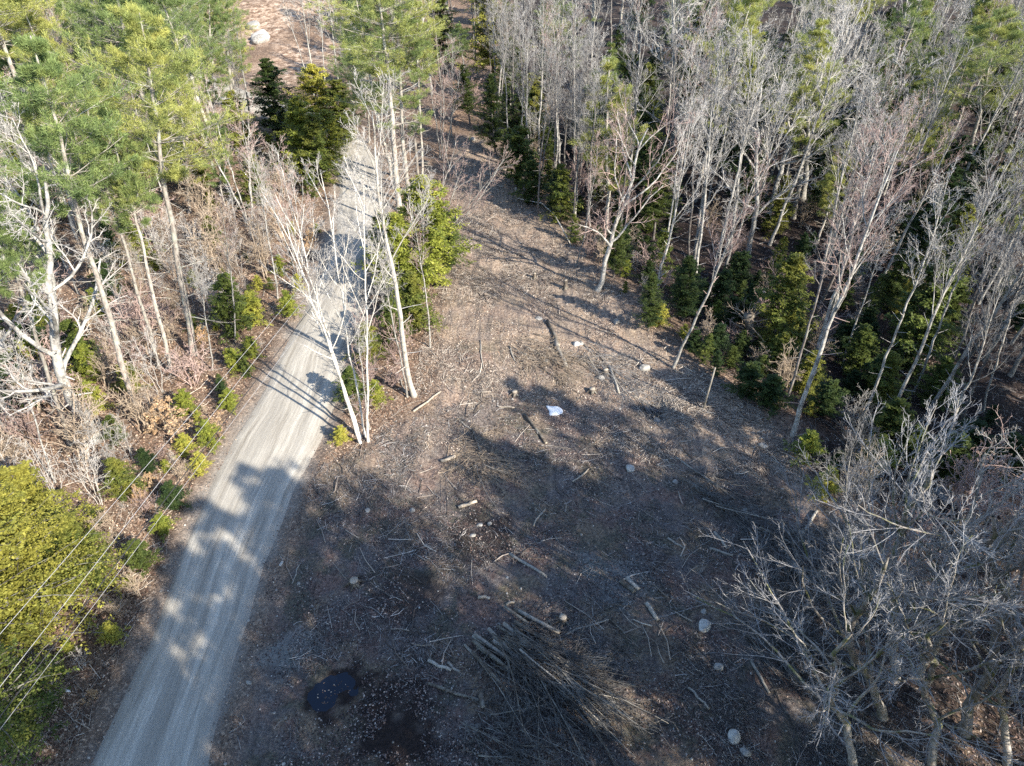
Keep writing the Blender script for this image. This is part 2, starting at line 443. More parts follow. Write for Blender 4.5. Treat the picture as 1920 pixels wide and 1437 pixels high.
# ground
def ground_mat():
    m, nt, b = mat("forest_floor", .95, .15)
    tc = node(nt, "ShaderNodeTexCoord").outputs["Object"]
    zc = node(nt, "ShaderNodeVertexColor"); zc.layer_name = "zone"
    z2 = node(nt, "ShaderNodeVertexColor"); z2.layer_name = "zone_b"
    sp = node(nt, "ShaderNodeSeparateColor"); nt.links.new(zc.outputs[0], sp.inputs[0])
    sp2 = node(nt, "ShaderNodeSeparateColor"); nt.links.new(z2.outputs[0], sp2.inputs[0])
    n_big = noise(nt, tc, .22, 4, .6)
    n_mid = noise(nt, tc, 1.1, 5, .7)
    n_fine = noise(nt, tc, 7., 6, .75)
    vo = node(nt, "ShaderNodeTexVoronoi"); vo.inputs["Scale"].default_value = 11; vo.inputs["Randomness"].default_value = 1
    wv = node(nt, "ShaderNodeVectorMath", operation='ADD'); nt.links.new(tc, wv.inputs[0])
    nv = noise(nt, tc, 5, 3, .6, 1); sc = node(nt, "ShaderNodeVectorMath", operation='SCALE'); sc.inputs[3].default_value = .25
    nt.links.new(nv, sc.inputs[0]); nt.links.new(sc.outputs[0], wv.inputs[1]); nt.links.new(wv.outputs[0], vo.inputs["Vector"])
    cell = node(nt, "ShaderNodeSeparateColor"); nt.links.new(vo.outputs["Color"], cell.inputs[0])
    leaf = ramp(nt, cell.outputs[0], [(0, (.05, .032, .024)), (.4, (.16, .10, .068)), (.75, (.32, .22, .15)), (1, (.56, .44, .34))])
    soil = ramp(nt, n_fine, [(.3, (.07, .05, .04)), (.7, (.22, .16, .12))])
    litter = mix(nt, ramp(nt, n_mid, [(.38, (.25,) * 3), (.6, (.85,) * 3)]), soil, leaf)
    # churned clearing ground: grey wood fibre, soil, straw, moss
    fib = noise(nt, tc, 8, 6, .85)
    chips = ramp(nt, fib, [(.34, (.048, .041, .043)), (.5, (.15, .13, .122)), (.66, (.42, .37, .335))])
    straw = ramp(nt, n_fine, [(.38, (.13, .09, .055)), (.62, (.42, .32, .21))])
    moss = ramp(nt, n_fine, [(.38, (.035, .038, .028)), (.62, (.16, .15, .095))])
    red = ramp(nt, n_fine, [(.38, (.10, .055, .045)), (.62, (.34, .22, .18))])
    cl = mix(nt, ramp(nt, n_big, [(.49, (0,) * 3), (.56, (.8,) * 3)]), chips, straw)
    cl = mix(nt, ramp(nt, noise(nt, tc, .5, 4, .65), [(.50, (0,) * 3), (.58, (.85,) * 3)]), cl, moss)
    cl = mix(nt, ramp(nt, noise(nt, tc, .33, 4, .65), [(.51, (0,) * 3), (.60, (.85,) * 3)]), cl, red)
    cl = mix(nt, ramp(nt, noise(nt, tc, .8, 5, .75), [(.55, (0,) * 3), (.7, (.55,) * 3)]), cl, leaf)
    rot = node(nt, "ShaderNodeMapping"); rot.inputs["Rotation"].default_value = (0, 0, math.radians(42)); rot.inputs["Scale"].default_value = (1.6, .22, 1); nt.links.new(tc, rot.inputs["Vector"])
    streak = noise(nt, rot.outputs[0], 1.3, 6, .75)
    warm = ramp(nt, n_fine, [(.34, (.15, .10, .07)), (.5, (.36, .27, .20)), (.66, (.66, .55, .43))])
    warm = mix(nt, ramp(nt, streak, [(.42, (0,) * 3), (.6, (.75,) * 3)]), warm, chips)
    cl = mix(nt, mth(nt, 'MULTIPLY', sp2.outputs[2], .8), cl, warm)  # sunlight painted in as a warm, lighter ground colour
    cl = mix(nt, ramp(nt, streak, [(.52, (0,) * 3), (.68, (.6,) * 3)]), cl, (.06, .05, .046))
    cl = mix(nt, mth(nt, 'MULTIPLY', mth(nt, 'SUBTRACT', 1.0, sp2.outputs[2]), mth(nt, 'MULTIPLY', n_mid, .75)), cl, ramp(nt, n_fine, [(.35, (.030, .028, .031)), (.66, (.155, .142, .140))]))  # shade of the lower clearing painted in as darker ground
    col = mix(nt, sp.outputs[0], litter, cl)
    sand = ramp(nt, n_mid, [(.40, (.16, .105, .075)), (.52, (.36, .26, .19)), (.66, (.62, .50, .40))])
    col = mix(nt, sp.outputs[1], col, sand)
    dark = ramp(nt, n_fine, [(.3, (.012, .010, .010)), (.75, (.060, .044, .040))])  # wet ground, and the painted shade of the right-hand woods floor
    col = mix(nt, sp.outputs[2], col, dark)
    ash = ramp(nt, n_fine, [(.3, (.15, .16, .16)), (.7, (.32, .33, .32))])
    col = mix(nt, sp2.outputs[0], col, ash)
    grav = ramp(nt, n_fine, [(.3, (.20, .19, .17)), (.7, (.42, .40, .37))])
    col = mix(nt, sp2.outputs[1], col, grav)
    nt.links.new(col, b.inputs["Base Color"])
    hh = mth(nt, 'ADD', mth(nt, 'MULTIPLY', n_fine, .7), mth(nt, 'MULTIPLY', fib, .5))
    hh = mth(nt, 'ADD', hh, mth(nt, 'MULTIPLY', n_mid, 1.2))
    bump(nt, b, hh, 1.0, .10)
    return m
def road_mat():
    m, nt, b = mat("packed_gravel", .9, .2)
    tc = node(nt, "ShaderNodeTexCoord"); uv = tc.outputs["UV"]; ob = tc.outputs["Object"]
    st = noise(nt, mapping(nt, uv, (9, .10, 1)), 1.0, 6, .75)
    st2 = noise(nt, mapping(nt, uv, (26, .22, 1)), 1.0, 4, .7)
    base = ramp(nt, st, [(.36, (.27, .25, .22)), (.5, (.44, .42, .38)), (.64, (.60, .58, .53))])
    base = mix(nt, ramp(nt, st2, [(.50, (0,) * 3), (.66, (.35,) * 3)]), base, (.34, .32, .29))
    base = mix(nt, ramp(nt, noise(nt, ob, .35, 5, .7), [(.42, (0,) * 3), (.66, (.45,) * 3)]), base, (.38, .36, .325))
    trk = noise(nt, mapping(nt, uv, (4.5, .035, 1)), 1.0, 3, .6)
    base = mix(nt, ramp(nt, trk, [(.48, (0,) * 3), (.58, (.55,) * 3)]), base, (.30, .285, .26))
    gr = noise(nt, ob, 22, 4, .8)
    base = mix(nt, .5, base, ramp(nt, gr, [(.3, (.28, .27, .25)), (.7, (.62, .60, .56))]), 'OVERLAY')
    # loose dark gravel and soil towards the edges
    sx = node(nt, "ShaderNodeSeparateXYZ"); nt.links.new(uv, sx.inputs[0])
    e = mth(nt, 'ABSOLUTE', mth(nt, 'SUBTRACT', sx.outputs[0], .5))
    e = mth(nt, 'ADD', e, mth(nt, 'MULTIPLY', mth(nt, 'SUBTRACT', noise(nt, ob, 1.6, 5, .75), .5), .22))
    base = mix(nt, ramp(nt, e, [(.40, (0,) * 3), (.50, (.75,) * 3)]), base, ramp(nt, gr, [(.3, (.16, .14, .12)), (.7, (.40, .36, .31))]))
    nt.links.new(base, b.inputs["Base Color"])
    hh = mth(nt, 'ADD', mth(nt, 'MULTIPLY', st, 1.2), mth(nt, 'MULTIPLY', gr, .5))
    bump(nt, b, hh, .8, .05)
    return m
M['ground'] = ground_mat(); M['road'] = road_mat()

# ------------------------------------------------------------------ objects
THINGS = []                   # (object, kind word, x, y, height, extra)
def tag(o, label, cat, group=None):
    o['label'] = label; o['category'] = cat
    if group: o['group'] = group
    return o
def link(name, me, parent=None, loc=None):
    o = bpy.data.objects.new(name, me); C.objects.link(o)
    if parent: o.parent = parent
    if loc is not None: o.location = loc
    return o
def structure(name, me):
    o = link(name, me); o['kind'] = 'structure'; return o

# ------------------------------------------------------------------ the ground sheet
def axis(parts):
    a = [np.arange(p, q, s) for p, q, s in parts]; return np.concatenate(a + [[parts[-1][1]]])
gx = axis([(-900, -180, 40), (-180, -75, 2.5), (-75, -45, .8), (-45, -9.8, .36), (-9.8, -5.6, .11), (-5.6, 40, .36), (40, 75, .8), (75, 180, 2.5), (180, 900, 40)])
gy = axis([(-300, -40, 20), (-40, 12, 1.2), (12, 13.6, .36), (13.6, 17.8, .11), (17.8, 62, .36), (62, 110, .8), (110, 260, 2.5), (260, 1200, 40)])
GX, GY = np.meshgrid(gx, gy)
GZ = hgt(GX, GY)
nx, ny = len(gx), len(gy)
ii = np.arange(nx - 1)[None, :] + nx * np.arange(ny - 1)[:, None]
Q = np.stack([ii, ii + 1, ii + 1 + nx, ii + nx], -1).reshape(-1, 4)
gm = MB().add(np.stack([GX, GY, GZ], -1), Q).mesh("ground", M['ground'], True)
X, Y = GX.ravel(), GY.ravel()
rd, rs = road_d(X, Y)
def blob(px, py, rpx, n=.5, s=1, a=.7):
    x, y = flat(px, py); x2, _ = flat(px + rpx, py); r = abs(x2 - x)
    d = np.hypot(X - x, Y - y) / r + fbm(X * 1.1, Y * 1.1, 3, s) * n
    return 1 - smooth(a, 1.15, d)
jit = fbm(X * .3, Y * .3, 4, 6) * 2.2
clear = smooth(-3.0, 1.0, edge_r(Y) - X + jit) * np.where(Y > YL0, smooth(-1, 1.2, X - edge_l(Y) + jit), smooth(.2, 1.8, rd) * (rs > 0)) * (1 - smooth(YTOP - 5, YTOP + 3, Y))
sand = np.zeros_like(X)
for (c, rx, ry) in SANDC:
    e = np.hypot((X - c[0]) / rx, (Y - c[1]) / ry) + fbm(X * .12, Y * .12, 4, 8) * .5
    sand = np.maximum(sand, 1 - smooth(.75, 1.05, e))
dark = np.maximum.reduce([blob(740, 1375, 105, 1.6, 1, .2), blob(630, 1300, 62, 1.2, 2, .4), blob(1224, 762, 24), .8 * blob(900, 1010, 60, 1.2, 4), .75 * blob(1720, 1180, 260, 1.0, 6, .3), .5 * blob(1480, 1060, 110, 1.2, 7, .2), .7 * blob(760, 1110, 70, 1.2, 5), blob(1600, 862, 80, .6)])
woods_shade = smooth(1.0, 6, X - edge_r(Y)) * (1.0 + .5 * fbm(X * .2, Y * .2, 3, 12))  # shade on the right-hand woods floor, painted as dark ground
dark = np.maximum(dark, woods_shade)
ash = np.maximum(.6 * blob(545, 1222, 45, 1.0, 7), .5 * blob(1150, 1090, 60, 1.0, 3))
grav = np.exp(-np.maximum(rd, 0) / .55) * (.55 + .6 * fbm(X * .8, Y * .8, 3, 5)) * (rd < 4)
grav = np.clip(grav, 0, 1)
sunlit_tan = smooth(27, 44, Y + fbm(X * .2, Y * .2, 3, 15) * 14 + np.maximum(0, X - edge_r(Y) + 9) * 1.6)  # mask of the sunlit upper clearing and bank, painted as lighter tan
for nm, cols in (("zone", (clear, sand, dark)), ("zone_b", (ash, grav, sunlit_tan))):
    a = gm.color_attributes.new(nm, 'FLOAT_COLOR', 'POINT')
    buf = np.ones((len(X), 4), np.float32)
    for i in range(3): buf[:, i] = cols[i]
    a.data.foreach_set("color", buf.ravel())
structure("ground", gm)

# road sheet
NC = 12
u = np.linspace(0, 1, NC + 1)
wob = fbm(np.arange(NR) * .35, np.zeros(NR), 3, 2) * .35
wob2 = fbm(np.arange(NR) * .35, np.ones(NR) * 7, 3, 2) * .35
dirx = nrm(RRs - RLs)
A = RLs + dirx * wob[:, None]; B = RRs + dirx * wob2[:, None]
PX = A[:, None, :] * (1 - u)[None, :, None] + B[:, None, :] * u[None, :, None]
rz = .03 + .06 * (1 - (2 * u - 1) ** 2)[None, :] - .016 * (np.exp(-((u - .27) / .07) ** 2) + np.exp(-((u - .70) / .07) ** 2))[None, :] + fbm(PX[..., 0] * .8, PX[..., 1] * .8, 2, 3) * .02
rz = rz * np.ones((NR, 1))
rz[:, 0] = -.09; rz[:, -1] = -.09
V = np.concatenate([PX, rz[..., None]], -1)
ii = np.arange(NC)[None, :] + (NC + 1) * np.arange(NR - 1)[:, None]
Q = np.stack([ii, ii + 1, ii + NC + 2, ii + NC + 1], -1).reshape(-1, 4)
rm = MB().add(V, Q).mesh("gravel_road", M['road'], True)
uvl = rm.uv_layers.new(name="UVMap")
along = np.r_[0, np.cumsum(np.linalg.norm(np.diff(RC, axis=0), axis=1))]
UV = np.stack([np.tile(u, NR), np.repeat(along, NC + 1)], 1).astype(np.float32)
li = np.zeros(len(rm.loops), np.int32); rm.loops.foreach_get("vertex_index", li)
uvl.data.foreach_set("uv", UV[li].ravel())
structure("road", rm)

# ------------------------------------------------------------------ tree meshes
def make_bare(seed, h, r, style, bark, twig, fine=4):
    rng = np.random.default_rng(seed)
    tb, cb = MB(), MB()
    if style == 'vase':        # forest-grown: long clean stem, steep limbs near the top
        P0, R0 = trunk_line(rng, h, 18, .05, h * .012, r, .02)
        P1, R1, _ = grow(rng, P0, R0, 14, .44, .98, 32, 9, .28, 8, .55, .07, .46, .012)
        P2, R2, _ = grow(rng, P1, R1, 7, .25, 1., 34, 9, .50, 6, .45, .10, .55, .0075)
        P3, R3, _ = grow(rng, P2, R2, 6, .2, 1., 36, 10, .50, 4, .35, .12, .6, .006)
        P4, R4, _ = grow(rng, P3, R3, fine, .15, 1., 36, 12, .55, 3, .3, .12, .6, .0045)
    elif style == 'slim':
        P0, R0 = trunk_line(rng, h, 18, .06, h * .02, r, .015)
        P1, R1, _ = grow(rng, P0, R0, 20, .56, .98, 40, 10, .17, 6, .4, .09, .55, .012)
        P2, R2, _ = grow(rng, P1, R1, 6, .2, 1., 38, 10, .52, 5, .35, .11, .6, .009)
        P3, R3, _ = grow(rng, P2, R2, 5, .2, 1., 38, 10, .52, 4, .3, .12, .6, .006)
        P4, R4, _ = grow(rng, P3, R3, fine, .2, 1., 38, 12, .6, 3, .3, .12, .6, .0045)
    elif style == 'spread':    # open-grown maple: low forks, big crooked limbs
        P0, R0 = trunk_line(rng, h, 16, .12, h * .03, r, .05)
        P1, R1, _ = grow(rng, P0, R0, 11, .24, .95, 44, 9, .56, 10, .55, .13, .60, .016)
        P2, R2, _ = grow(rng, P1, R1, 8, .22, 1., 42, 12, .45, 7, .35, .16, .55, .009)
        P3, R3, _ = grow(rng, P2, R2, 7, .2, 1., 42, 12, .45, 5, .3, .17, .55, .006)
        P4, R4, _ = grow(rng, P3, R3, fine + 1, .2, 1., 42, 14, .5, 3, .25, .16, .6, .0045)
    elif style == 'gnarl':     # near old trees: low, wide, drooping side limbs
        P0, R0 = trunk_line(rng, h, 16, .15, h * .05, r, .04)
        P1, R1, _ = grow(rng, P0, R0, 12, .22, .96, 46, 14, .58, 11, .50, .10, .48, .014)
        P2, R2, _ = grow(rng, P1, R1, 8, .22, 1., 36, 11, .46, 7, .4, .10, .45, .0075)
        P3, R3, _ = grow(rng, P2, R2, 7, .2, 1., 34, 10, .42, 5, .35, .10, .45, .0045)
        P4, R4, _ = grow(rng, P3, R3, fine + 1, .2, 1., 36, 12, .5, 3, .25, .10, .5, .0030)
    elif style == 'clump':     # several leaning stems
        P0s, R0s = [], []
        for i in range(4):
            a, b_ = trunk_line(rng, h * rng.uniform(.75, 1), 18, .05, h * .02, r * rng.uniform(.6, 1), .015)
            an = i * 1.7 + rng.uniform(0, .6); le = rng.uniform(.04, .16)
            a[0, :, 0] += np.maximum(a[0, :, 2], 0) ** 1.15 * le * math.cos(an) + .25 * math.cos(an)
            a[0, :, 1] += np.maximum(a[0, :, 2], 0) ** 1.15 * le * math.sin(an) + .25 * math.sin(an)
            P0s.append(a); R0s.append(b_)
        P0 = np.concatenate(P0s); R0 = np.concatenate(R0s)
        P1, R1, _ = grow(rng, P0, R0, 11, .38, .98, 36, 9, .26, 7, .5, .08, .6, .012)
        P2, R2, _ = grow(rng, P1, R1, 6, .25, 1., 36, 9, .48, 5, .4, .11, .6, .009)
        P3, R3, _ = grow(rng, P2, R2, 5, .2, 1., 38, 10, .5, 4, .3, .12, .6, .006)
        P4, R4, _ = grow(rng, P3, R3, max(2, fine - 1), .2, 1., 38, 12, .6, 3, .3, .12, .6, .0045)
    tubes(tb, P0, R0, 8); tubes(tb, P1, R1, 5)
    tubes(cb, P2, R2, 4); tubes(cb, P3, R3, 3); tubes(cb, P4, R4, 3)
    # a few dead stubs on the stem
    Pd, Rd, _ = grow(rng, P0, R0, 9, .12, .5, 75, 15, .06, 4, .1, .1, .3, .008)
    tubes(cb, Pd, Rd, 3)
    return {'trunk': tb.mesh("trunk", M[bark], True), 'crown': cb.mesh("crown", M[twig], False), 'h': h}

def blades(mb, pos, d, n, ln, w, rng, spread=.8, upb=.25):
    """n thin triangles around each point"""
    N = len(pos)
    p = np.repeat(pos, n, 0); dd = np.repeat(d, n, 0)
    dd = nrm(dd * .8 + rng.normal(0, spread, (N * n, 3)) + np.array([0, 0, upb]))
    L = ln * rng.uniform(.6, 1.3, (N * n, 1))
    s = nrm(np.cross(dd, rng.normal(0, 1, (N * n, 3)))) * w * rng.uniform(.6, 1.3, (N * n, 1))
    p = p + rng.normal(0, ln * .3, (N * n, 3))
    V = np.stack([p - s * .4, p + s * .4, p + dd * L + s * .12, p + dd * L - s * .12], 1).reshape(-1, 3)
    T = (np.arange(N * n) * 4)[:, None] + np.array([[0, 1, 2, 3]])
    mb.add(V, T)

def make_pine(seed, h, r, base, width, leafs='pine', dens=1.0, bark='bark_pine'):
    rng = np.random.default_rng(seed)
    tb, cb = MB(), MB()
    bb = tb
    P0, R0 = trunk_line(rng, h, 22, .05, h * .008, r, .03)
    tubes(tb, P0, R0, 9)
    nb = int(76 * dens)
    ph = rng.uniform(0, 6.28)
    def lf(t, rg):
        s = (t - base) / (1 - base)
        prof = np.where(s < .35, .55 + 1.28 * s, 1.0 - .9 * ((s - .35) / .65) ** 1.3)
        # lopsided, layered outline
        return width * prof * rg.uniform(.45, 1.2, t.shape) * (1 + .25 * np.sin(t * 37 + ph))
    P1, R1, t1 = grow(rng, P0, R0, nb, base, .985, 82, 6, 1, 8, .36, .06, .33, .012, lenfun=lf, zbias=.10, whorl=int(h * .85))
    tubes(bb, P1, R1, 4)
    P2, R2, _ = grow(rng, P1, R1, 8, .28, 1., 42, 10, .42, 5, .3, .08, .55, .008, flatz=.25)
    tubes(bb, P2, R2, 3)
    P3, R3, _ = grow(rng, P2, R2, 4, .3, 1., 38, 10, .42, 3, .4, .08, .55, .006, flatz=.4)
    k = P2.shape[1]
    pts = [P2[:, 2], P2[:, 3], P2[:, 4], P3[:, 1], P3[:, 2], P1[:, -1], P1[:, -2]]
    drs = [nrm(P2[:, 3] - P2[:, 2]), nrm(P2[:, 4] - P2[:, 3]), nrm(P2[:, 4] - P2[:, 3]), nrm(P3[:, 1] - P3[:, 0]), nrm(P3[:, 2] - P3[:, 1]), nrm(P1[:, -1] - P1[:, -2]), nrm(P1[:, -1] - P1[:, -2])]
    pos = np.concatenate(pts); d = np.concatenate(drs)
    pos = pos + rng.normal(0, .06, pos.shape)
    blades(cb, pos, d, 8, .22, .034, rng, .62, .22)
    # dead lower limbs
    def ld(t, rg): return width * .55 * rg.uniform(.3, 1.1, t.shape)
    if base > .15:
        Pd, Rd, _ = grow(rng, P0, R0, 26, .14, base + .10, 88, 8, 1, 6, .05, .07, .22, .010, lenfun=ld)
        tubes(bb, Pd, Rd, 4)
        Pe, Re, _ = grow(rng, Pd, Rd, 5, .3, 1., 45, 12, .4, 4, .1, .1, .6, .006)
        tubes(bb, Pe, Re, 3)
    return {'trunk': tb.mesh("trunk", M[bark], True), 'crown': cb.mesh("crown", M[leafs], False), 'h': h}

def make_hemlock(seed, h, r, width, leafs='hemlock', base=.06, nb=110, m2=9, leaf=.085, drop=.12):
    rng = np.random.default_rng(seed)
    tb, cb = MB(), MB()
    P0, R0 = trunk_line(rng, h, 14, .03, h * .01, r, .012)
    tubes(tb, P0, R0, 7)
    ph = rng.uniform(0, 6)
    def lf(t, rg):
        s = (t - base) / (1 - base)
        return width * (1 - s) ** .60 * (.45 + .55 * np.minimum(1, s * 5 + .4)) * rg.uniform(.25, 1.3, t.shape) * (1 + .28 * np.sin(t * 23 + ph)) + .10
    P1, R1, t1 = grow(rng, P0, R0, nb, base, .99, 78, 10, 1, 7, -.30, .08, .3, .008, lenfun=lf, zbias=.22, drop=drop, whorl=max(9, nb // 8))
    tubes(tb, P1, R1, 3)
    P2, R2, _ = grow(rng, P1, R1, m2, .15, 1., 50, 10, .42, 5, -.15, .07, .55, .005, flatz=.15, drop=.15)
    # flat sprays: little leaf quads along every side shoot
    ks = []
    for P in (P2, P1):
        K = P.shape[1]
        for q in range(1, K):
            for s in (0., .5):
                if P is P1 and q < 3: continue
                a = P[:, q - 1] * (1 - s) + P[:, q] * s
                ks.append((a, nrm(P[:, q] - P[:, q - 1])))
    pos = np.concatenate([a for a, _ in ks]); d = np.concatenate([b for _, b in ks])
    N = len(pos)
    for sgn in (-1, 1):
        side = nrm(np.cross(d, np.array([0, 0, 1.])))
        dd = nrm(d * .5 + side * sgn + rng.normal(0, .35, (N, 3)) + np.array([0, 0, -.15]))
        L = leaf * 1.9 * rng.uniform(.5, 1.3, (N, 1)); w = leaf * .62 * rng.uniform(.6, 1.2, (N, 1))
        nn = nrm(np.cross(dd, np.array([0, 0, 1.]) + rng.normal(0, .35, (N, 3))))
        p = pos + rng.normal(0, leaf * .45, (N, 3))
        V = np.stack([p, p + dd * L * .5 + nn * w, p + dd * L, p + dd * L * .5 - nn * w], 1).reshape(-1, 3)
        cb.add(V, (np.arange(N) * 4)[:, None] + np.array([[0, 1, 2, 3]]))
    return {'trunk': tb.mesh("trunk", M['bark_dark'], True), 'crown': cb.mesh("crown", M[leafs], False), 'h': h}

def make_shrub(seed, h, n, twig, leafs=None, spread=.5):
    rng = np.random.default_rng(seed)
    tb, cb = MB(), MB()
    Ps, Rs = [], []
    for i in range(n):
        a, b_ = trunk_line(rng, h * rng.uniform(.55, 1.05), 12, .05, h * .04, .028 * rng.uniform(.6, 1.2), .008, 1.0)
        an = rng.uniform(0, 6.28); le = rng.uniform(.05, spread)
        zz = np.maximum(a[0, :, 2], 0)
        a[0, :, 0] += zz * le * math.cos(an) + .15 * math.cos(an); a[0, :, 1] += zz * le * math.sin(an) + .15 * math.sin(an)
        Ps.append(a); Rs.append(b_)
    P0 = np.concatenate(Ps); R0 = np.concatenate(Rs)
    P1, R1, _ = grow(rng, P0, R0, 9, .2, .98, 45, 12, .32, 6, .3, .12, .6, .009)
    P2, R2, _ = grow(rng, P1, R1, 5, .2, 1., 42, 12, .45, 4, .2, .14, .6, .0065)
    P3, R3, _ = grow(rng, P2, R2, 3, .2, 1., 42, 12, .5, 3, .2, .14, .6, .0055)
    tubes(tb, P0, R0, 5)
    tubes(tb, P1, R1, 4)
    tubes(tb, P2, R2, 3); tubes(tb, P3, R3, 3)
    out = {'trunk': tb.mesh("stems", M[twig], False), 'h': h}
    if leafs:
        pos = np.concatenate([P3[:, 1], P3[:, 2], P2[:, 2], P2[:, 3]])
        d = nrm(rng.normal(0, 1, pos.shape))
        N = len(pos); nn = nrm(np.cross(d, rng.normal(0, 1, (N, 3))))
        L = .11 * rng.uniform(.6, 1.2, (N, 1)); w = .04 * rng.uniform(.7, 1.2, (N, 1))
        V = np.stack([pos, pos + d * L * .5 + nn * w, pos + d * L, pos + d * L * .5 - nn * w], 1).reshape(-1, 3)
        cb.add(V, (np.arange(N) * 4)[:, None] + np.array([[0, 1, 2, 3]]))
        out['crown'] = cb.mesh("leaves", M[leafs], False)
    return out

LIB = {
 'vase1': make_bare(1, 18, 0.139, 'vase', 'bark_pale', 'twig_pale'),
 'vase2': make_bare(2, 19, 0.156, 'vase', 'bark_pale', 'twig_pink'),
 'vase3': make_bare(3, 17, 0.123, 'vase', 'bark_pale', 'twig_grey'),
 'vase4': make_bare(55, 19, .15, 'vase', 'bark_dark', 'twig_grey'),
 'slim1': make_bare(4, 17, 0.098, 'slim', 'bark_pale', 'twig_pale'),
 'slim2': make_bare(5, 16, 0.090, 'slim', 'bark_dark', 'twig_grey'),
 'slim3': make_bare(15, 18, 0.107, 'slim', 'bark_pale', 'twig_pink'),
 'birch': make_bare(6, 19, 0.148, 'vase', 'bark_birch', 'twig_pale'),
 'birch2': make_bare(16, 15, 0.098, 'clump', 'bark_birch', 'twig_pale'),
 'clump': make_bare(7, 13, 0.082, 'clump', 'bark_pale', 'twig_pink'),
 'spread1': make_bare(8, 15, .26, 'spread', 'bark_pale', 'twig_pale'),
 'spread2': make_bare(9, 14, .22, 'spread', 'bark_pale', 'twig_pink'),
 'gnarl1': make_bare(10, 12, .17, 'gnarl', 'bark_moss', 'twig_cool', 3),
 'gnarl2': make_bare(12, 11, .14, 'gnarl', 'bark_moss', 'twig_cool', 3),
 'pine1': make_pine(21, 25, .26, .58, 5.2),
 'pine2': make_pine(22, 24, .24, .36, 4.0),
 'pine3': make_pine(23, 22, .22, .25, 4.2),
 'pinet': make_pine(27, 25, .24, .36, 4.4, dens=.72),
 'pineh': make_pine(26, 23, .2, .62, 3.2, dens=.75),
 'pine4': make_pine(24, 16, .16, .28, 2.6, dens=.8),
 'hem1': make_hemlock(31, 4.2, .05, 1.6, 'hemlock_bright', nb=80, m2=8),
 'hem2': make_hemlock(32, 5.5, .07, 1.7, nb=100, m2=9),
 'hem3': make_hemlock(33, 8.0, .12, 2.4, nb=150, m2=13, leaf=.085),
 'hemb': make_hemlock(37, 8.0, .12, 2.5, 'hemlock_bright', nb=150, m2=13, leaf=.085),
 'hemn': make_hemlock(38, 10, .16, 3.2, 'hemlock', nb=230, m2=15, leaf=.07, drop=.38),
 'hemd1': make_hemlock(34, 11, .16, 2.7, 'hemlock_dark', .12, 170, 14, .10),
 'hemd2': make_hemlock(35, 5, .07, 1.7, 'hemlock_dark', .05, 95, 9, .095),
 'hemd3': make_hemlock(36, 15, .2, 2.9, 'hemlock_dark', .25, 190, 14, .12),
 'shrub1': make_shrub(41, 3.0, 7, 'twig_tan'),
 'shrub2': make_shrub(42, 5.2, 4, 'twig_pale', None, .25),
 'shrub3': make_shrub(43, 2.4, 8, 'twig_pink', None, .9),
 'beech': make_shrub(44, 2.6, 4, 'twig_tan', 'beech', .5),
}
KIND = {}
for k in LIB:
    if k[:3] == 'hem': KIND[k] = ('hemlock_tree', 'hemlock')
    elif k[:4] == 'pine': KIND[k] = ('pine_tree', 'pine')
    elif k[:5] == 'shrub': KIND[k] = ('bare_shrub', 'shrub')
    elif k == 'beech': KIND[k] = ('beech_sapling', 'sapling')
    elif k in ('birch', 'birch2'): KIND[k] = ('birch_tree', 'birch')
    else: KIND[k] = ('bare_tree', 'bare tree')

GRID = {}
def near(x, y, r):
    c = 6.0
    for i in range(int((x - r) // c), int((x + r) // c) + 1):
        for j in range(int((y - r) // c), int((y + r) // c) + 1):
            for (a, b, q) in GRID.get((i, j), ()):
                if (a - x) ** 2 + (b - y) ** 2 < max(r, q) ** 2: return True
    return False
def occupy(x, y, r):
    GRID.setdefault((int(x // 6.0), int(y // 6.0)), []).append((x, y, r))

def plant(key, x, y, height, lean=(0, 0), spin=None, label=None, occ=1.0, sxy=1.0, landmark=None, hero=False):
    L = LIB[key]; s = height / L['h']
    z = h1(x, y)
    nm, cat = KIND[key]
    root = bpy.data.objects.new(nm, None); C.objects.link(root)
    root.location = (x, y, z)
    root.empty_display_size = .3
    up = Vector((lean[0], lean[1], 1)).normalized()
    q = Vector((0, 0, 1)).rotation_difference(up) @ Quaternion((0, 0, 1), random.uniform(0, 6.283) if spin is None else spin)
    root.rotation_mode = 'QUATERNION'; root.rotation_quaternion = q
    root.scale = (s * sxy, s * sxy, s)
    pn = {'trunk': 'trunk', 'crown': 'crown', 'branches': 'branches'}
    if cat == 'shrub' or cat == 'sapling': pn = {'trunk': 'stems', 'crown': 'leaves'}
    for part in ('trunk', 'branches', 'crown'):
        if part in L: link(pn[part], L[part], root)
    root['category'] = cat
    if label: root['label'] = label
    occupy(x, y, occ)
    THINGS.append(dict(o=root, key=key, x=x, y=y, h=height, z=z, lean=lean, label=label, lm=landmark))
    return root

def hero(key, base, top, label, landmark=None, sxy=1.0, spin=None, maxlean=.25, hscale=1.0, occ=1.6):
    """put a tree where the photo shows its foot and its tip; both in the same distance from the camera"""
    x, y, z = ground(*base)
    d = ray(*top); t = y / d[1]
    tx, tz = d[0] * t, H + d[2] * t
    hh = (tz - z) * hscale
    lx = max(-maxlean, min(maxlean, (tx - x) / max(hh, .1)))
    return plant(key, x, y, hh, (lx, 0), spin, label, occ, sxy, landmark, True)

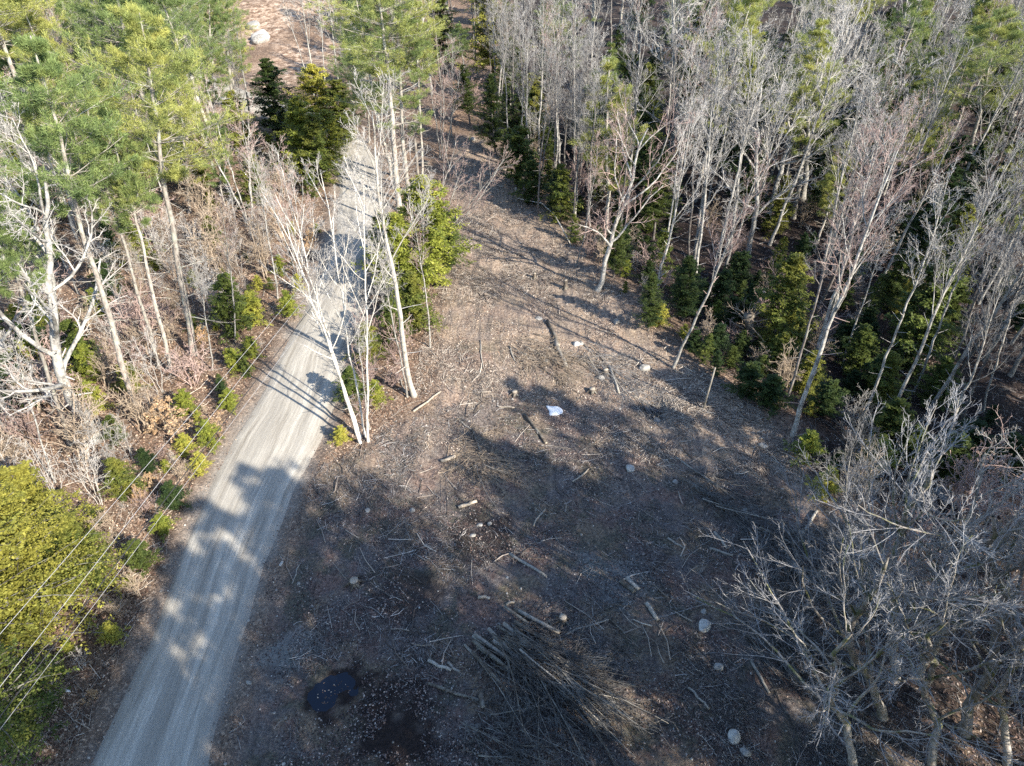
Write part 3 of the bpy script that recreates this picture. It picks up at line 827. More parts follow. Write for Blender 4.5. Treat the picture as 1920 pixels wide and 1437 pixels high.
# ---- the trees one can tell apart in the photograph (foot pixel, tip pixel)
hero('pine1', (365, 665), (262, 15), "tallest pine left of the gravel road, thick pale trunk with dead lower limbs", "the tallest pine left of the road", spin=.4)
hero('pineh', (300, 690), (165, 240), "slender pine with a clean reddish stem, left of the tallest roadside pine", None, .9)
hero('pineh', (322, 700), (195, 200), "slender pine just left of the tallest roadside pine, green tuft halfway up", None, .9)
hero('pineh', (257, 772), (62, 60), "lichen-grey pine trunk standing between the sprawling maple and the slender pines", None, 1.0)
hero('spread1', (183, 824), (70, 330), "sprawling pale maple with a forked trunk at the left, over the golden hemlock", "the sprawling forked maple", 1.15, spin=1.0)
hero('pineh', (132, 835), (-40, 330), "pine with a pale lichened trunk leaning past the left edge of the sprawling maple", None, .9)
hero('slim1', (105, 905), (20, 620), "dead-limbed grey tree just above the golden hemlock in the lower left", None)
hero('spread2', (20, 760), (20, 330), "wide bare tree at the far left edge beside the sprawling maple", None, 1.0)
hero('slim1', (398, 695), (360, 470), "thin pale tree between the tallest roadside pine and the road", None)
hero('slim3', (440, 640), (410, 380), "thin bare tree behind the yellow-green hemlock at the left roadside", None)
hero('slim1', (520, 560), (470, 290), "thin bare tree at the left road edge in front of the upper road bend", None)
hero('clump', (560, 520), (520, 280), "bare many-stemmed tree at the left road edge below the bend", None)
for i, (b, t, lb, sx) in enumerate([((30, 1250), (35, 890), "dense golden hemlock filling the lower left corner under the wires", 1.0),
                ((110, 1165), (115, 905), "golden hemlock right of the biggest one in the lower left corner", .95),
                ((15, 1400), (0, 1120), "dark green hemlock at the bottom left edge under the wires", 1.0),
                ((105, 1040), (105, 880), "yellow-green hemlock behind the golden hemlocks in the lower left", 1.2),
                ((-20, 1080), (-25, 890), "golden hemlock cut by the left edge above the dark one", 1.1),
                ((175, 1095), (172, 970), "small golden hemlock at the right side of the lower left clump", 1.1)]):
    hero('hemn' if i in (0, 1, 2) else 'hem3', b, t, lb, "the golden hemlocks in the lower left" if i == 0 else None, sx, maxlean=.05)
small = [((440, 628), (440, 515), 'hem2', "bushy yellow-green hemlock on the left roadside beside the tallest pine", "the bushy yellow-green roadside hemlock"),
         ((475, 610), (490, 548), 'hem1', "small bright hemlock touching the right side of the bushy roadside hemlock", None),
         ((543, 592), (548, 545), 'hem1', "small bright hemlock at the left road edge above the tree shadows", None),
         ((560, 545), (568, 515), 'hem1', "dark little hemlock at the left road edge near the overhanging branches", None),
         ((472, 672), (468, 632), 'hem1', "knee-high yellow hemlock beside the trunk shadows at the left road edge", None),
         ((350, 775), (345, 732), 'hem1', "small green hemlock left of the wires beside the tan-leaved beech", None),
         ((432, 768), (430, 730), 'hem1', "dark green little hemlock on the left road bank under the wires", None),
         ((395, 835), (400, 790), 'hem1', "green hemlock sapling on the left bank below the tan-leaved beech", None),
         ((378, 885), (378, 850), 'hem1', "yellowish hemlock sapling against the left road shoulder", None),
         ((350, 850), (345, 815), 'hem1', "yellow-tipped hemlock sapling left of the bank under the wires", None),
         ((330, 955), (330, 905), 'hemd2', "dark hemlock sapling on the bank halfway down the left road side", None),
         ((308, 1000), (308, 965), 'hem1', "olive round hemlock sapling by the left road shoulder", None),
         ((268, 1065), (265, 1015), 'hemd2', "dark spreading hemlock sapling right of the golden clump", None),
         ((215, 1200), (215, 1170), 'hem1', "dull hemlock seedling on the leaf bank left of the road bottom", None),
         ((220, 830), (215, 780), 'hem2', "dull green hemlock at the foot of the sprawling maple", None),
         ((235, 930), (240, 860), 'hem2', "shaded hemlock below the sprawling maple's foot", None),
         ((160, 700), (160, 600), 'hem2', "green hemlock showing through the sprawling maple's limbs", None),
         ((40, 760), (35, 660), 'hemd2', "green hemlock low at the left edge under the sprawling maple", None),
         ((180, 775), (175, 720), 'hem1', "small hemlock right behind the sprawling maple's trunk", None)]
for b, t, k, lb, lm in small: hero(k, b, t, lb, lm, 1.15, maxlean=.06, occ=1.0)
hero('beech', (325, 815), (318, 755), "sapling holding tan beech leaves, left bank between the wires and the maple", "the tan-leaved beech", 1.5, maxlean=.05)
# tall pines behind on the left
tops = [((140, 430), (60, 60), 'pine2', "broad pine high on the left edge behind the sprawling maple"), ((255, 330), (205, -40), 'pine1', "tall pine behind and left of the tallest roadside pine"),
        ((60, 330), (10, 60), 'pine3', "pale green pine at the upper left edge"), ((330, 300), (300, -30), 'pine3', "golden-lit pine directly behind the tallest roadside pine"),
        ((405, 290), (390, -30), 'pine2', "golden-lit pine left of the sandy bank"), ((440, 210), (420, -30), 'pine3', "golden pine touching the sandy bank's left side"),
        ((150, 240), (110, -60), 'pine1', "yellowish pine in the upper left corner, second row"), ((30, 200), (-10, -60), 'pine2', "yellow-topped pine in the very upper left corner"),
        ((230, 190), (215, -60), 'pine3', "far pine at the top edge above the tallest roadside pine"), ((330, 170), (320, -50), 'pine2', "far golden pine at the top edge left of the sandy bank"),
        ((215, 420), (150, 140), 'pine4', "slim pine between the broad left pine and the tallest roadside pine"), ((420, 400), (400, 210), 'pine4', "slim pine right of the tallest roadside pine's crown"),
        ((20, 560), (-60, 160), 'pine2', "dull green pine cut by the left edge behind the maple"), ((355, 400), (330, 120), 'pine3', "leafy pine tucked behind the right side of the tallest roadside pine")]
for b, t, k, lb in tops: hero(k, b, t, lb, None, 1.1)
hero('hemd1', (520, 268), (505, 110), "dark hemlock in the shade below the sandy bank", "the dark hemlock below the sandy bank", 1.5, maxlean=.05)
hero('hemb', (565, 285), (570, 190), "smaller yellow hemlock right of the dark one below the sandy bank", None, 1.2, maxlean=.05)
hero('hemb', (455, 290), (450, 170), "golden hemlock left of the dark one below the sandy bank", None, 1.2, maxlean=.05)
for i, (b, t, k, lb) in enumerate([((600, 200), (556, -60), 'birch', "pale thin tree standing in front of the sandy bank"), ((612, 215), (590, -30), 'slim1', "dark-stemmed thin tree just right of the pale one before the sandy bank"),
                                   ((590, 180), (520, -40), 'slim1', "leaning pale tree in front of the sandy bank"), ((640, 190), (612, -60), 'vase1', "bare tree between the sandy bank and the roadside pine clump")]):
    hero(k, b, t, lb, None)
for b, t, k, lb, sx in [((598, 352), (588, 215), 'hem3', "yellow-green hemlock at the left road edge just before the bend", 1.1), ((618, 318), (612, 205), 'hemb', "green hemlock on the inside of the road's upper bend", 1.2),
                    ((572, 335), (556, 180), 'hemb', "bright hemlock left of the road's upper bend", 1.1), ((640, 275), (632, 150), 'hem3', "green hemlock behind the road's upper bend", 1.3),
                    ((665, 262), (655, 60), 'pine3', "pine closing the far end of the visible road", 1.2), ((600, 268), (585, 120), 'hemb', "olive hemlock beyond the road's upper bend", 1.3),
                    ((692, 268), (685, 90), 'pine2', "pine right of the visible road's far end", 1.1)]:
    hero(k, b, t, lb, None, sx, maxlean=.08, occ=1.0)
# strip between road and clearing
hero('pine1', (748, 395), (702, -70), "tall pine over the road with a straight white trunk, left one of the clump", "the pine clump over the upper road", 1.3, spin=2.0)
hero('pinet', (768, 385), (735, -40), "tall pine in the middle of the clump over the upper road", None, 1.25)
hero('pineh', (795, 370), (782, 0), "tall pine at the clump's right side with several pale stems", None, .85)
hero('pinet', (735, 330), (665, -20), "pine at the back of the clump over the upper road", None, 1.25)
hero('birch', (778, 742), (700, 205), "tallest white-barked tree beside the road, thick smooth trunk", "the thick white-barked tree beside the road", 1.25, spin=.5)
hero('birch2', (682, 826), (570, 330), "white twin-stemmed tree at the right road edge", "the white twin-stemmed tree at the road edge", .95, spin=2.2)
hero('slim1', (763, 745), (700, 440), "slim crooked tree at the left foot of the thick white-barked tree", None)
hero('slim3', (806, 652), (770, 400), "thin dark tree between the white-barked tree and the clearing", None)
hero('slim1', (694, 805), (672, 560), "thin sapling-like tree right beside the white twin-stemmed tree", None)
hero('clump', (790, 500), (925, 225), "tree leaning right over the top of the clearing with pink twigs", None, 1.0, maxlean=.55)
hero('slim1', (795, 560), (800, 330), "straight thin tree in front of the bright strip hemlock", None)
strip = [((800, 540), (808, 330), 'hemb', "bright yellow-green hemlock between the road and the clearing", "the bright hemlock between road and clearing"), ((745, 560), (742, 400), 'hemb', "hemlock at the road edge left of the bright strip hemlock", None),
         ((838, 500), (850, 400), 'hem2', "hemlock on the clearing side of the bright strip hemlock", None), ((775, 620), (772, 510), 'hem2', "hemlock behind the thick white-barked tree", None),
         ((690, 680), (692, 605), 'hem2', "low green hemlock by the road left of the thick white-barked tree", None), ((660, 760), (662, 690), 'hem2', "hemlock behind the white twin-stemmed tree", None),
         ((640, 830), (638, 800), 'hem1', "little bright hemlock at the foot of the white twin-stemmed tree", None), ((705, 755), (705, 715), 'hem1', "little hemlock between the two white-barked trees", None),
         ((735, 640), (733, 560), 'hem2', "hemlock halfway along the strip beside the road", None), ((720, 490), (722, 400), 'hem2', "hemlock at the right road edge near the top", None)]
for b, t, k, lb, lm in strip: hero(k, b, t, lb, lm, 1.2, maxlean=.05, occ=1.0)

# right-hand woods
R = [((1487, 817), (1700, 245), 'vase2', "tall pale tree whose foot stands at the clearing's right corner, leaning right", "the tall tree at the clearing's corner", 1.0),
     ((1473, 765), (1605, 300), 'slim2', "dark slender tree just behind the one at the clearing's right corner", None, 1.0),
     ((1617, 782), (1780, 330), 'slim1', "lichened slender tree behind the low hemlocks at right", None, 1.0),
     ((1663, 805), (1900, 300), 'vase3', "long leaning pale tree in the woods at right, above the near bare crowns", None, .9),
     ((1580, 690), (1690, 380), 'slim1', "straight white-stemmed tree above the low hemlocks at right", None, 1.0),
     ((1545, 668), (1640, 330), 'slim3', "thin reddish-stemmed tree beside the white-stemmed one at right", None, 1.0),
     ((1710, 740), (1850, 340), 'slim1', "bright thin stem in the dark part of the right woods", None, 1.0),
     ((1760, 760), (1930, 360), 'slim2', "thin dark stem near the right edge above the near crowns", None, 1.0),
     ((1845, 770), (1960, 420), 'slim1', "thin pale stem close to the right edge", None, 1.0),
     ((1760, 860), (1880, 520), 'vase3', "dark leaning tree right above the near bare crowns", None, 1.0),
     ((1262, 690), (1430, 300), 'vase2', "leaning tree at the clearing edge, foot lit white", "the leaning tree at the clearing edge", .9),
     ((1330, 560), (1380, 330), 'slim1', "thin white stem behind the leaning clearing-edge tree", None, 1.0),
     ((1225, 570), (1300, 210), 'vase1', "pale tree standing on the bank below the clearing edge", None, 1.0),
     ((1120, 545), (1215, 235), 'spread2', "crooked tan tree at the clearing edge opposite the bright hemlock", None, .95),
     ((1080, 500), (1120, 260), 'slim3', "thin tree at the clearing edge left of the crooked tan tree", None, 1.0),
     ((1050, 330), (1050, 40), 'vase1', "pale-crowned tree beside the top of the track, left of a pair", "the pale pair beside the upper track", 1.2),
     ((1085, 360), (1100, 75), 'vase3', "pale-crowned tree beside the top of the track, right of a pair", None, 1.1),
     ((975, 300), (978, 30), 'slim1', "thin tree beside the top of the track", None, 1.0),
     ((1010, 290), (1020, 0), 'vase1', "grey tree behind the pale pair beside the track", None, 1.0),
     ((1140, 430), (1140, 110), 'pine4', "small pale pine at the clearing's upper right edge", "the small pale pine by the upper clearing", 1.3),
     ((1175, 330), (1180, 100), 'hem3', "golden narrow hemlock behind the small pale pine", None, .8),
     ((1215, 300), (1215, 120), 'hem3', "second golden narrow hemlock right of the one behind the small pale pine", None, .8),
     ((1487, 410), (1545, 30), 'pine2', "lone pine with a dark trunk in the right woods", "the lone dark-trunked pine", 1.3),
     ((1560, 600), (1655, 235), 'vase2', "fan-shaped pink-twigged tree right of the lone pine", "the fan-shaped pink-twigged tree", 1.35),
     ((1640, 560), (1800, 235), 'vase2', "purplish-twigged tree right of the fan-shaped one", None, 1.1),
     ((1300, 540), (1335, 190), 'vase1', "pale airy tree above the dark hemlock on the bank", None, 1.1),
     ((1400, 480), (1430, 150), 'spread1', "broad white-limbed tree left of the lone pine's trunk", None, .9),
     ((1790, 420), (1880, 20), 'pine1', "large dark pine at the upper right edge", "the large pine at the upper right edge", 1.3),
     ((1700, 390), (1755, 90), 'pine3', "dark pine left of the large one at the upper right edge", None, 1.2),
     ((1880, 520), (1990, 180), 'pine3', "pine half out of the right edge", None, .9)]
for b, t, k, lb, lm, sx in R: hero(k, b, t, lb, lm, sx, maxlean=.3)
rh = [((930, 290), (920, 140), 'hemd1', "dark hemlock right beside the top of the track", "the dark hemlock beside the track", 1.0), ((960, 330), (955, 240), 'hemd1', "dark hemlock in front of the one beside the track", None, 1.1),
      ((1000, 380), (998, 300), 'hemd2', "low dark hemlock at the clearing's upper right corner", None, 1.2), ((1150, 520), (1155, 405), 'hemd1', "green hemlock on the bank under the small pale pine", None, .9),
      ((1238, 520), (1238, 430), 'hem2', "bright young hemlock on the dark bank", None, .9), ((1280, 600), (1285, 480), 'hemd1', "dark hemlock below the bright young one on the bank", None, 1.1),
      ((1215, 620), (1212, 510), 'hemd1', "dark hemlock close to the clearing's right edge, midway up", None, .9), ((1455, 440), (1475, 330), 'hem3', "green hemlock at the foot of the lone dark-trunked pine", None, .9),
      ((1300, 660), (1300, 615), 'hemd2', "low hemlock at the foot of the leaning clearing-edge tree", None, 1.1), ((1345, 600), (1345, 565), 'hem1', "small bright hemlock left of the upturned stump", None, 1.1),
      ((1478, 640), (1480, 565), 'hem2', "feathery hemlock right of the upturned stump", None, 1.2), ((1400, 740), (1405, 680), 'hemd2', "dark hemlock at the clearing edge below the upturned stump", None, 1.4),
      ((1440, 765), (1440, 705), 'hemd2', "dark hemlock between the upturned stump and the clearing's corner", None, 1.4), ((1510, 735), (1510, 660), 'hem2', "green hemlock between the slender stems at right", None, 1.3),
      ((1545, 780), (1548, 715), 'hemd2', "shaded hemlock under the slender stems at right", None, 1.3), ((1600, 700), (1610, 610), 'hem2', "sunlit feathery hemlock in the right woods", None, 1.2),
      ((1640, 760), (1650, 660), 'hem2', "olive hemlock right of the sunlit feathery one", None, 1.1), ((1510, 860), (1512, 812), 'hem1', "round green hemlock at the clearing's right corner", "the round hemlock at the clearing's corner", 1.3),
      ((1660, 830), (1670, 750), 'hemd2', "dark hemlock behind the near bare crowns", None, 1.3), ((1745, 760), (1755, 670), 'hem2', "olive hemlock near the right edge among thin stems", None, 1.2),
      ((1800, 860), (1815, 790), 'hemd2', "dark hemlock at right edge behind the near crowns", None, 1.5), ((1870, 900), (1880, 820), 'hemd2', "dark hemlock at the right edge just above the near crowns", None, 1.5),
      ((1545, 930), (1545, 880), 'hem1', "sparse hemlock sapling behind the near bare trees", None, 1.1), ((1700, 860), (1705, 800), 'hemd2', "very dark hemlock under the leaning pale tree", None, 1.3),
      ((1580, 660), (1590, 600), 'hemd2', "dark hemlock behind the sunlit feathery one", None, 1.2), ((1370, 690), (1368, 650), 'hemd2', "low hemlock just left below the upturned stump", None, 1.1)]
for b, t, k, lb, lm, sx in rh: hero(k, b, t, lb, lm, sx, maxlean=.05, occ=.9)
# near bare trees at the lower right
N_ = [((1600, 1262), (1590, 835), 'vase3', "near slim bare tree, its pale forked top in front of the forest pool", "the near slim tree at lower right", .8),
      ((1678, 1275), (1770, 860), 'gnarl1', "near bare tree with a mossy foot, middle of the lower right group", None, 1.0),
      ((1718, 1268), (1850, 880), 'spread1', "near bare tree with long limbs reaching to the right edge", None, .7),
      ((1808, 1375), (1880, 960), 'gnarl1', "near mossy-trunked tree in the lower right corner, limbs spreading left", "the mossy near tree at lower right", 1.15),
      ((1915, 1232), (1960, 880), 'spread2', "near thick grey tree at the right edge", None, .8),
      ((1745, 1437), (1700, 1140), 'gnarl2', "near low bare tree at the bottom edge, branches over the slash", None, 1.1),
      ((1610, 1180), (1560, 960), 'gnarl2', "thin low bare tree leaning over the slash at the clearing's right side", None, 1.0),
      ((1655, 1345), (1560, 1010), 'gnarl1', "near wide bare tree left of the mossy one, crown fanning over the slash", None, 1.2),
      ((1600, 1437), (1500, 1160), 'gnarl2', "near low bare tree at the bottom edge, farthest left of the near group", None, 1.25),
      ((1890, 1437), (1930, 1080), 'gnarl2', "near low bare tree in the bottom right corner", None, 1.0)]
for b, t, k, lb, lm, sx in N_: hero(k, b, t, lb, lm, sx, maxlean=.3)

# ---- trees standing outside the picture to the right of and behind the camera: they throw the shade on the clearing and the road
shade = [(28, 15.5, 'pine2', 24), (15.5, 4.5, 'pine2', 25), (19, .5, 'pine1', 27), (14, 1, 'pine3', 25), (10, -1, 'pine3', 24), (18, 7, 'slim1', 18), (23.5, 11, 'pine4', 19), (51, 37, 'pine2', 23), (57, 43, 'hemd3', 18), (62, 50, 'pine1', 24), (68, 58, 'pine2', 23), (63, 40, 'pine3', 23), (74, 62, 'pine3', 23), (44, 29, 'hemd3', 18), (53, 30, 'pine1', 24), (48, 22, 'hemd3', 19), (57, 25, 'pine2', 24), (50, 15, 'pine3', 24), (64, 32, 'hemd3', 20), (73, 44, 'pine2', 24), (80, 54, 'pine1', 24), (15, 0, 'hemd3', 20), (3, -3, 'hemd3', 20), (9, -5, 'pine3', 23), (-13, -4, 'pine3', 22), (25, 2, 'hemd3', 20), (33, 21, 'hemd3', 20), (37, 12, 'pine3', 24), (26.5, 8.5, 'pine3', 23), (30, 3, 'pine2', 25), (19, 1, 'vase1', 20), (22, -5, 'pine3', 24),
         (12, -1, 'pine2', 23), (6, -.8, 'pine3', 21.5), (0, -.5, 'vase2', 20), (-5, -1, 'pine3', 21), (-10, 0, 'slim1', 20), (-1, -6, 'pine2', 24), (5, -8, 'pine3', 24), (-8, -7, 'pine1', 24),
         (13, -9, 'pine1', 25), (20, -14, 'hemd3', 19), (38, 2, 'pine1', 26), (28, -10, 'pine2', 25), (-3, -17, 'pine1', 25), (8, -18, 'pine3', 24), (43, 21, 'pine2', 24), (19, 4, 'vase3', 19), (31, 11, 'hemd3', 18), (36, 29, 'hemd3', 18)]
for i, (x, y, k, hh) in enumerate(shade):
    o = plant(k, x, y, hh, (random.uniform(-.03, .03), random.uniform(-.03, .03)), None, None, 2)

# ---- the rest of the woods
def visible(x, y, h, m=40):
    z = 0
    a = project(x, y, z); b = project(x, y, h)
    return (min(a[0], b[0]) < 1920 + m and max(a[0], b[0]) > -m and b[1] < 1437 and a[1] > -20)
def zone_of(x, y):
    d, s = road_d(x, y); d = d[0]; s = s[0]
    if d < 1.0: return None
    for (c, rx, ry) in SANDC:
        if ((x - c[0]) / (rx + 1)) ** 2 + ((y - c[1]) / (ry + 1)) ** 2 < 1: return None
    if y < YTOP and edge_l(y) - .3 < x < edge_r(y) - (1.6 if y > 60 else -.3) and y > YL0 - 1: return None
    if y <= YL0 and s > 0 and x < edge_r(y) + .8: return None
    if y > YTOP and abs(x + 4) < 2 and y < YTOP + 5: return None
    if y < 100 and s > 0 and x < edge_l(y): return 'strip'
    if s < 0 or (y > 105 and x < -25): return 'left'
    return 'right'
def sprinkle(n, keys, zone, y0, y1, hmin, hmax, dist, tries=60, extra=None):
    c = 0; t = 0
    while c < n and t < n * tries:
        t += 1
        y = y0 + (y1 - y0) * random.random()
        hw = (y * .788 + 18.5) * .74 + 4
        x = random.uniform(-hw, hw)
        if zone_of(x, y) != zone: continue
        k = random.choice(keys); hh = random.uniform(hmin, hmax)
        if not visible(x, y, hh): continue
        if extra and not extra(x, y): continue
        if near(x, y, dist): continue
        plant(k, x, y, hh, (random.uniform(-.09, .11), random.uniform(-.06, .06)), occ=dist, sxy=random.uniform(.85, 1.25))
        c += 1
    return c
def ex_left(x, y):     # keep the sunny leaf bank beside the road free of tall trees
    p = project(x, y, 0)
    q = project(x, y, 14)
    return not (230 < p[0] < 620 and 440 < p[1] < 1437) and not (495 < q[0] < 610 and 60 < y < 150) and not (500 < p[0] < 610 and 60 < y < 150)
def noblock(x, y, h):     # keep the tall pines of the right woods in sight
    if y > 60: return True
    a = project(x, y, h - 2)
    return not ((1440 < a[0] < 1630 and 20 < a[1] < 330) or (1690 < a[0] < 1960 and a[1] < 300))
bare_r = ['vase1', 'vase2', 'vase3', 'slim1', 'slim2', 'slim3', 'vase1', 'vase3', 'slim2', 'vase4', 'vase4']
edge_band = lambda x, y: edge_r(y) - 1.5 + max(0, 64 - y) * .12 < x < edge_r(y) + 5.5
sprinkle(20, ['slim1', 'slim2', 'vase3', 'vase4', 'slim3'], 'right', 60, 94, 12, 17, 1.6, extra=edge_band)
sprinkle(16, ['hemd1', 'hem3', 'hemd2', 'hem2'], 'right', 56, 94, 2.5, 7, 1.3, extra=edge_band)
sprinkle(20, ['shrub1', 'shrub2', 'shrub3'], 'right', 40, 94, 1.5, 3.5, .9, extra=edge_band)
sprinkle(10, ['hemd2', 'hem1', 'hem2'], 'right', 30, 56, 1.0, 2.6, 1.0, extra=edge_band)
sprinkle(30, ['slim1', 'slim2', 'slim3', 'vase3', 'slim2'], 'right', 34, 60, 16.5, 20, 2.2, extra=lambda x, y: x > edge_r(y) + 5 and noblock(x, y, 18))
sprinkle(62, bare_r + ['spread1'], 'right', 60, 100, 14, 20, 2.5, extra=lambda x, y: noblock(x, y, 17))
sprinkle(70, bare_r, 'right', 100, 195, 15, 20, 4.2)
sprinkle(16, ['vase1', 'slim2', 'vase4', 'slim1'], 'right', 89, 140, 14, 19, 2.6, extra=lambda x, y: -26 < x < 8)
sprinkle(12, ['hemd1', 'hem3', 'hemd3', 'pineh'], 'right', 89, 140, 7, 13, 2.4, extra=lambda x, y: -26 < x < 8)
sprinkle(22, ['hemd3', 'hemd1', 'pine4', 'hemd3'], 'right', 52, 105, 9, 15, 2.6, extra=lambda x, y: x > edge_r(y) + 10 and noblock(x, y, 15))
sprinkle(10, ['pine2', 'pineh', 'pine3', 'pine1'], 'right', 70, 120, 17, 23, 3.0)
sprinkle(22, ['pine1', 'pine2', 'pine3'], 'right', 110, 195, 20, 25, 4)
sprinkle(60, ['hemd1', 'hemd3', 'hem2', 'hemd1'], 'right', 42, 115, 4, 10, 1.8, extra=lambda x, y: x > edge_r(y) + 6)
sprinkle(30, ['hemd1', 'hem3', 'hemd3'], 'right', 100, 190, 9, 15, 3.0)
sprinkle(30, ['shrub1', 'shrub2', 'shrub3'], 'right', 60, 100, 3, 5.5, 1.5)
sprinkle(78, ['hemd2', 'hem2', 'hemd2', 'hemd2'], 'right', 30, 75, 1.6, 3.8, 1.2)
sprinkle(36, ['shrub1', 'shrub2', 'shrub3'], 'right', 24, 70, 2.2, 4.5, 1.3)
sprinkle(14, ['slim1', 'vase1', 'slim3', 'clump'], 'left', 46, 66, 11, 15, 2.3, extra=ex_left)
sprinkle(26, bare_r, 'left', 66, 110, 13, 18, 2.8, extra=ex_left)
sprinkle(26, bare_r, 'left', 110, 190, 15, 20, 4.2, extra=ex_left)
sprinkle(34, ['pine1', 'pine2', 'pine3', 'pine3'], 'left', 62, 110, 17, 23, 3.6, extra=ex_left)
sprinkle(30, ['pine1', 'pine2', 'pine3'], 'left', 110, 190, 19, 24, 4.5, extra=ex_left)
sprinkle(10, ['hem3', 'hemd1', 'hem3'], 'left', 60, 110, 5, 9, 2.5, extra=ex_left)
sprinkle(14, ['hem2', 'hem1', 'hemd2'], 'left', 34, 75, 2, 4.5, 1.6, extra=ex_left)
sprinkle(120, ['shrub1', 'shrub2', 'shrub1', 'shrub2', 'shrub1', 'shrub2', 'shrub3'], 'left', 27, 76, 2.4, 5.2, 1.1, extra=lambda x, y: road_d(x, y)[0][0] > 3.6)
sprinkle(46, ['shrub1', 'shrub3', 'shrub1', 'shrub2', 'beech'], 'left', 14, 60, .7, 1.8, .5, extra=lambda x, y: .9 < road_d(x, y)[0][0] < 7)
sprinkle(26, ['hem1', 'hem2', 'hemd2', 'hem1'], 'left', 15, 62, .6, 2.0, .6, extra=lambda x, y: .9 < road_d(x, y)[0][0] < 8)
sprinkle(26, ['hem1', 'hemb', 'hem2', 'hemb'], 'left', 34, 78, 1.6, 4.2, 1.2)
sprinkle(14, ['shrub1', 'shrub2', 'shrub3'], 'strip', 33, 60, 1.5, 3.2, .9)
sprinkle(8, ['slim1', 'clump', 'vase1'], 'strip', 70, 98, 9, 14, 2.4)

# ------------------------------------------------------------------ things lying in the clearing
def add_log(name, pts, r, matn, label, cat, group=None, sides=7, taper=.8, lift=.0, cutends=True):
    n = len(pts)
    P = np.array(pts, float)[None]; c = P[0].mean(0)
    Rr = np.linspace(1, taper, n)[None] * r
    mb = MB(); P2 = P - c
    tubes(mb, P2, Rr, sides, True)
    me = mb.mesh(name, [M[matn], M['log_wood']], True)
    if cutends:
        npo = len(me.polygons); k = (n - 1) * sides
        idx = np.zeros(npo, np.int32); idx[k:] = 1
        me.polygons.foreach_set("material_index", idx)
    o = link(name, me, None, tuple(c)); tag(o, label, cat, group); return o
def gpt(px, py, up=0.):
    x, y, z = ground(px, py); return (x, y, z + up)
LOGS = [((983, 780), (1025, 832), .11, 'log_dark', "straight dark log right below the white snow patch"),
        ((1026, 604), (1048, 650), .14, 'log_dark', "thick dark log at the top edge of the big shadow, upper end"),
        ((1040, 640), (1063, 692), .17, 'log_grey', "thick grey log continuing the dark one at the big shadow"),
        ((884, 802), (908, 866), .09, 'log_dark', "dark forked-looking branch log left of the snow patch"),
        ((955, 1040), (1026, 1084), .09, 'log_grey', "long pale pole lying alone in the middle of the clearing"),
        ((1268, 858), (1378, 938), .07, 'log_grey', "longest pale pole, right of the small white boulder"),
        ((932, 764), (964, 765), .06, 'log_wood', "short peeled stick left of the snow patch"),
        ((1166, 1092), (1188, 1112), .14, 'log_dark', "short dark log of the pair right of the clearing's centre"),
        ((1176, 1086), (1198, 1108), .13, 'log_grey', "short grey-blue log of the pair right of the clearing's centre"),
        ((1212, 1134), (1232, 1164), .12, 'log_grey', "short log right below the pair of short logs"),
        ((860, 953), (896, 940), .11, 'log_wood', "bright split wood piece left of the clearing's centre"),
        ((826, 867), (854, 858), .12, 'log_wood', "pale split slab beneath the thick white-barked tree"),
        ((1143, 688), (1160, 738), .10, 'log_grey', "grey log right of the big shadow's logs"),
        ((775, 772), (826, 736), .07, 'log_wood', "peeled pole beside the foot of the thick white-barked tree"),
        ((1000, 988), (1024, 955), .05, 'log_wood', "thin peeled stick in the middle of the clearing"),
        ((1075, 905), (1105, 880), .05, 'log_wood', "thin pale stick left of the small white boulder"),
        ((1250, 1010), (1285, 1030), .07, 'log_grey', "grey pole below the longest pale pole"),
        ((1330, 1030), (1372, 1042), .08, 'log_grey', "grey pole at the edge of the slash on the right"),
        ((1340, 1000), (1362, 1030), .09, 'log_grey', "blue-grey short log at the edge of the slash on the right"),
        ((1120, 660), (1165, 725), .05, 'log_dark', "thin dark pole above the grey log near the clearing's right bank"),
        ((1090, 640), (1140, 700), .045, 'log_grey', "thin pale pole beside the boulder at the big shadow's top"),
        ((900, 640), (905, 690), .05, 'log_grey', "thin pole in the top left part of the big shadow"),
        ((955, 650), (966, 678), .06, 'log_grey', "crooked short pole in the upper big shadow"),
        ((840, 1245), (862, 1262), .07, 'log_grey', "upper pale pole sticking out left of the brush pile"),
        ((803, 1240), (846, 1258), .08, 'log_grey', "lower pale pole sticking out left of the brush pile"),
        ((804, 1282), (905, 1318), .07, 'log_dark', "dark pole lying left below the brush pile"),
        ((902, 1297), (905, 1330), .13, 'log_dark', "stubby dark log left below the brush pile"),
        ((1130, 1150), (1178, 1195), .05, 'log_dark', "thin dark pole above the brush pile's right end"),
        ((1060, 1190), (1140, 1162), .045, 'log_grey', "thin curved pole just above the brush pile"),
        ((897, 1120), (920, 1122), .09, 'log_wood', "tiny peeled block above the brush pile"),
        ((950, 1135), (966, 1130), .07, 'log_wood', "small bright chip-like block above the brush pile"),
        ((1408, 1240), (1440, 1300), .07, 'log_grey', "grey pole in front of the near bare trees, lower right"),
        ((1290, 1290), (1330, 1330), .06, 'log_grey', "grey pole in the shade at the lower right"),
        ((1500, 1010), (1530, 960), .10, 'log_grey', "upright-looking grey log at the right slash heap"),
        ((1330, 905), (1400, 945), .05, 'log_dark', "dark pole along the shadow right of the longest pale pole"),
        ((745, 700), (765, 745), .05, 'log_grey', "thin pole leaning at the white-barked tree's left side"),
        ((560, 1060), (548, 1095), .04, 'log_grey', "bent pale stick near the right road shoulder"),
        ((1500, 880), (1530, 935), .08, 'log_dark', "dark log beside the round hemlock at the clearing's corner")]
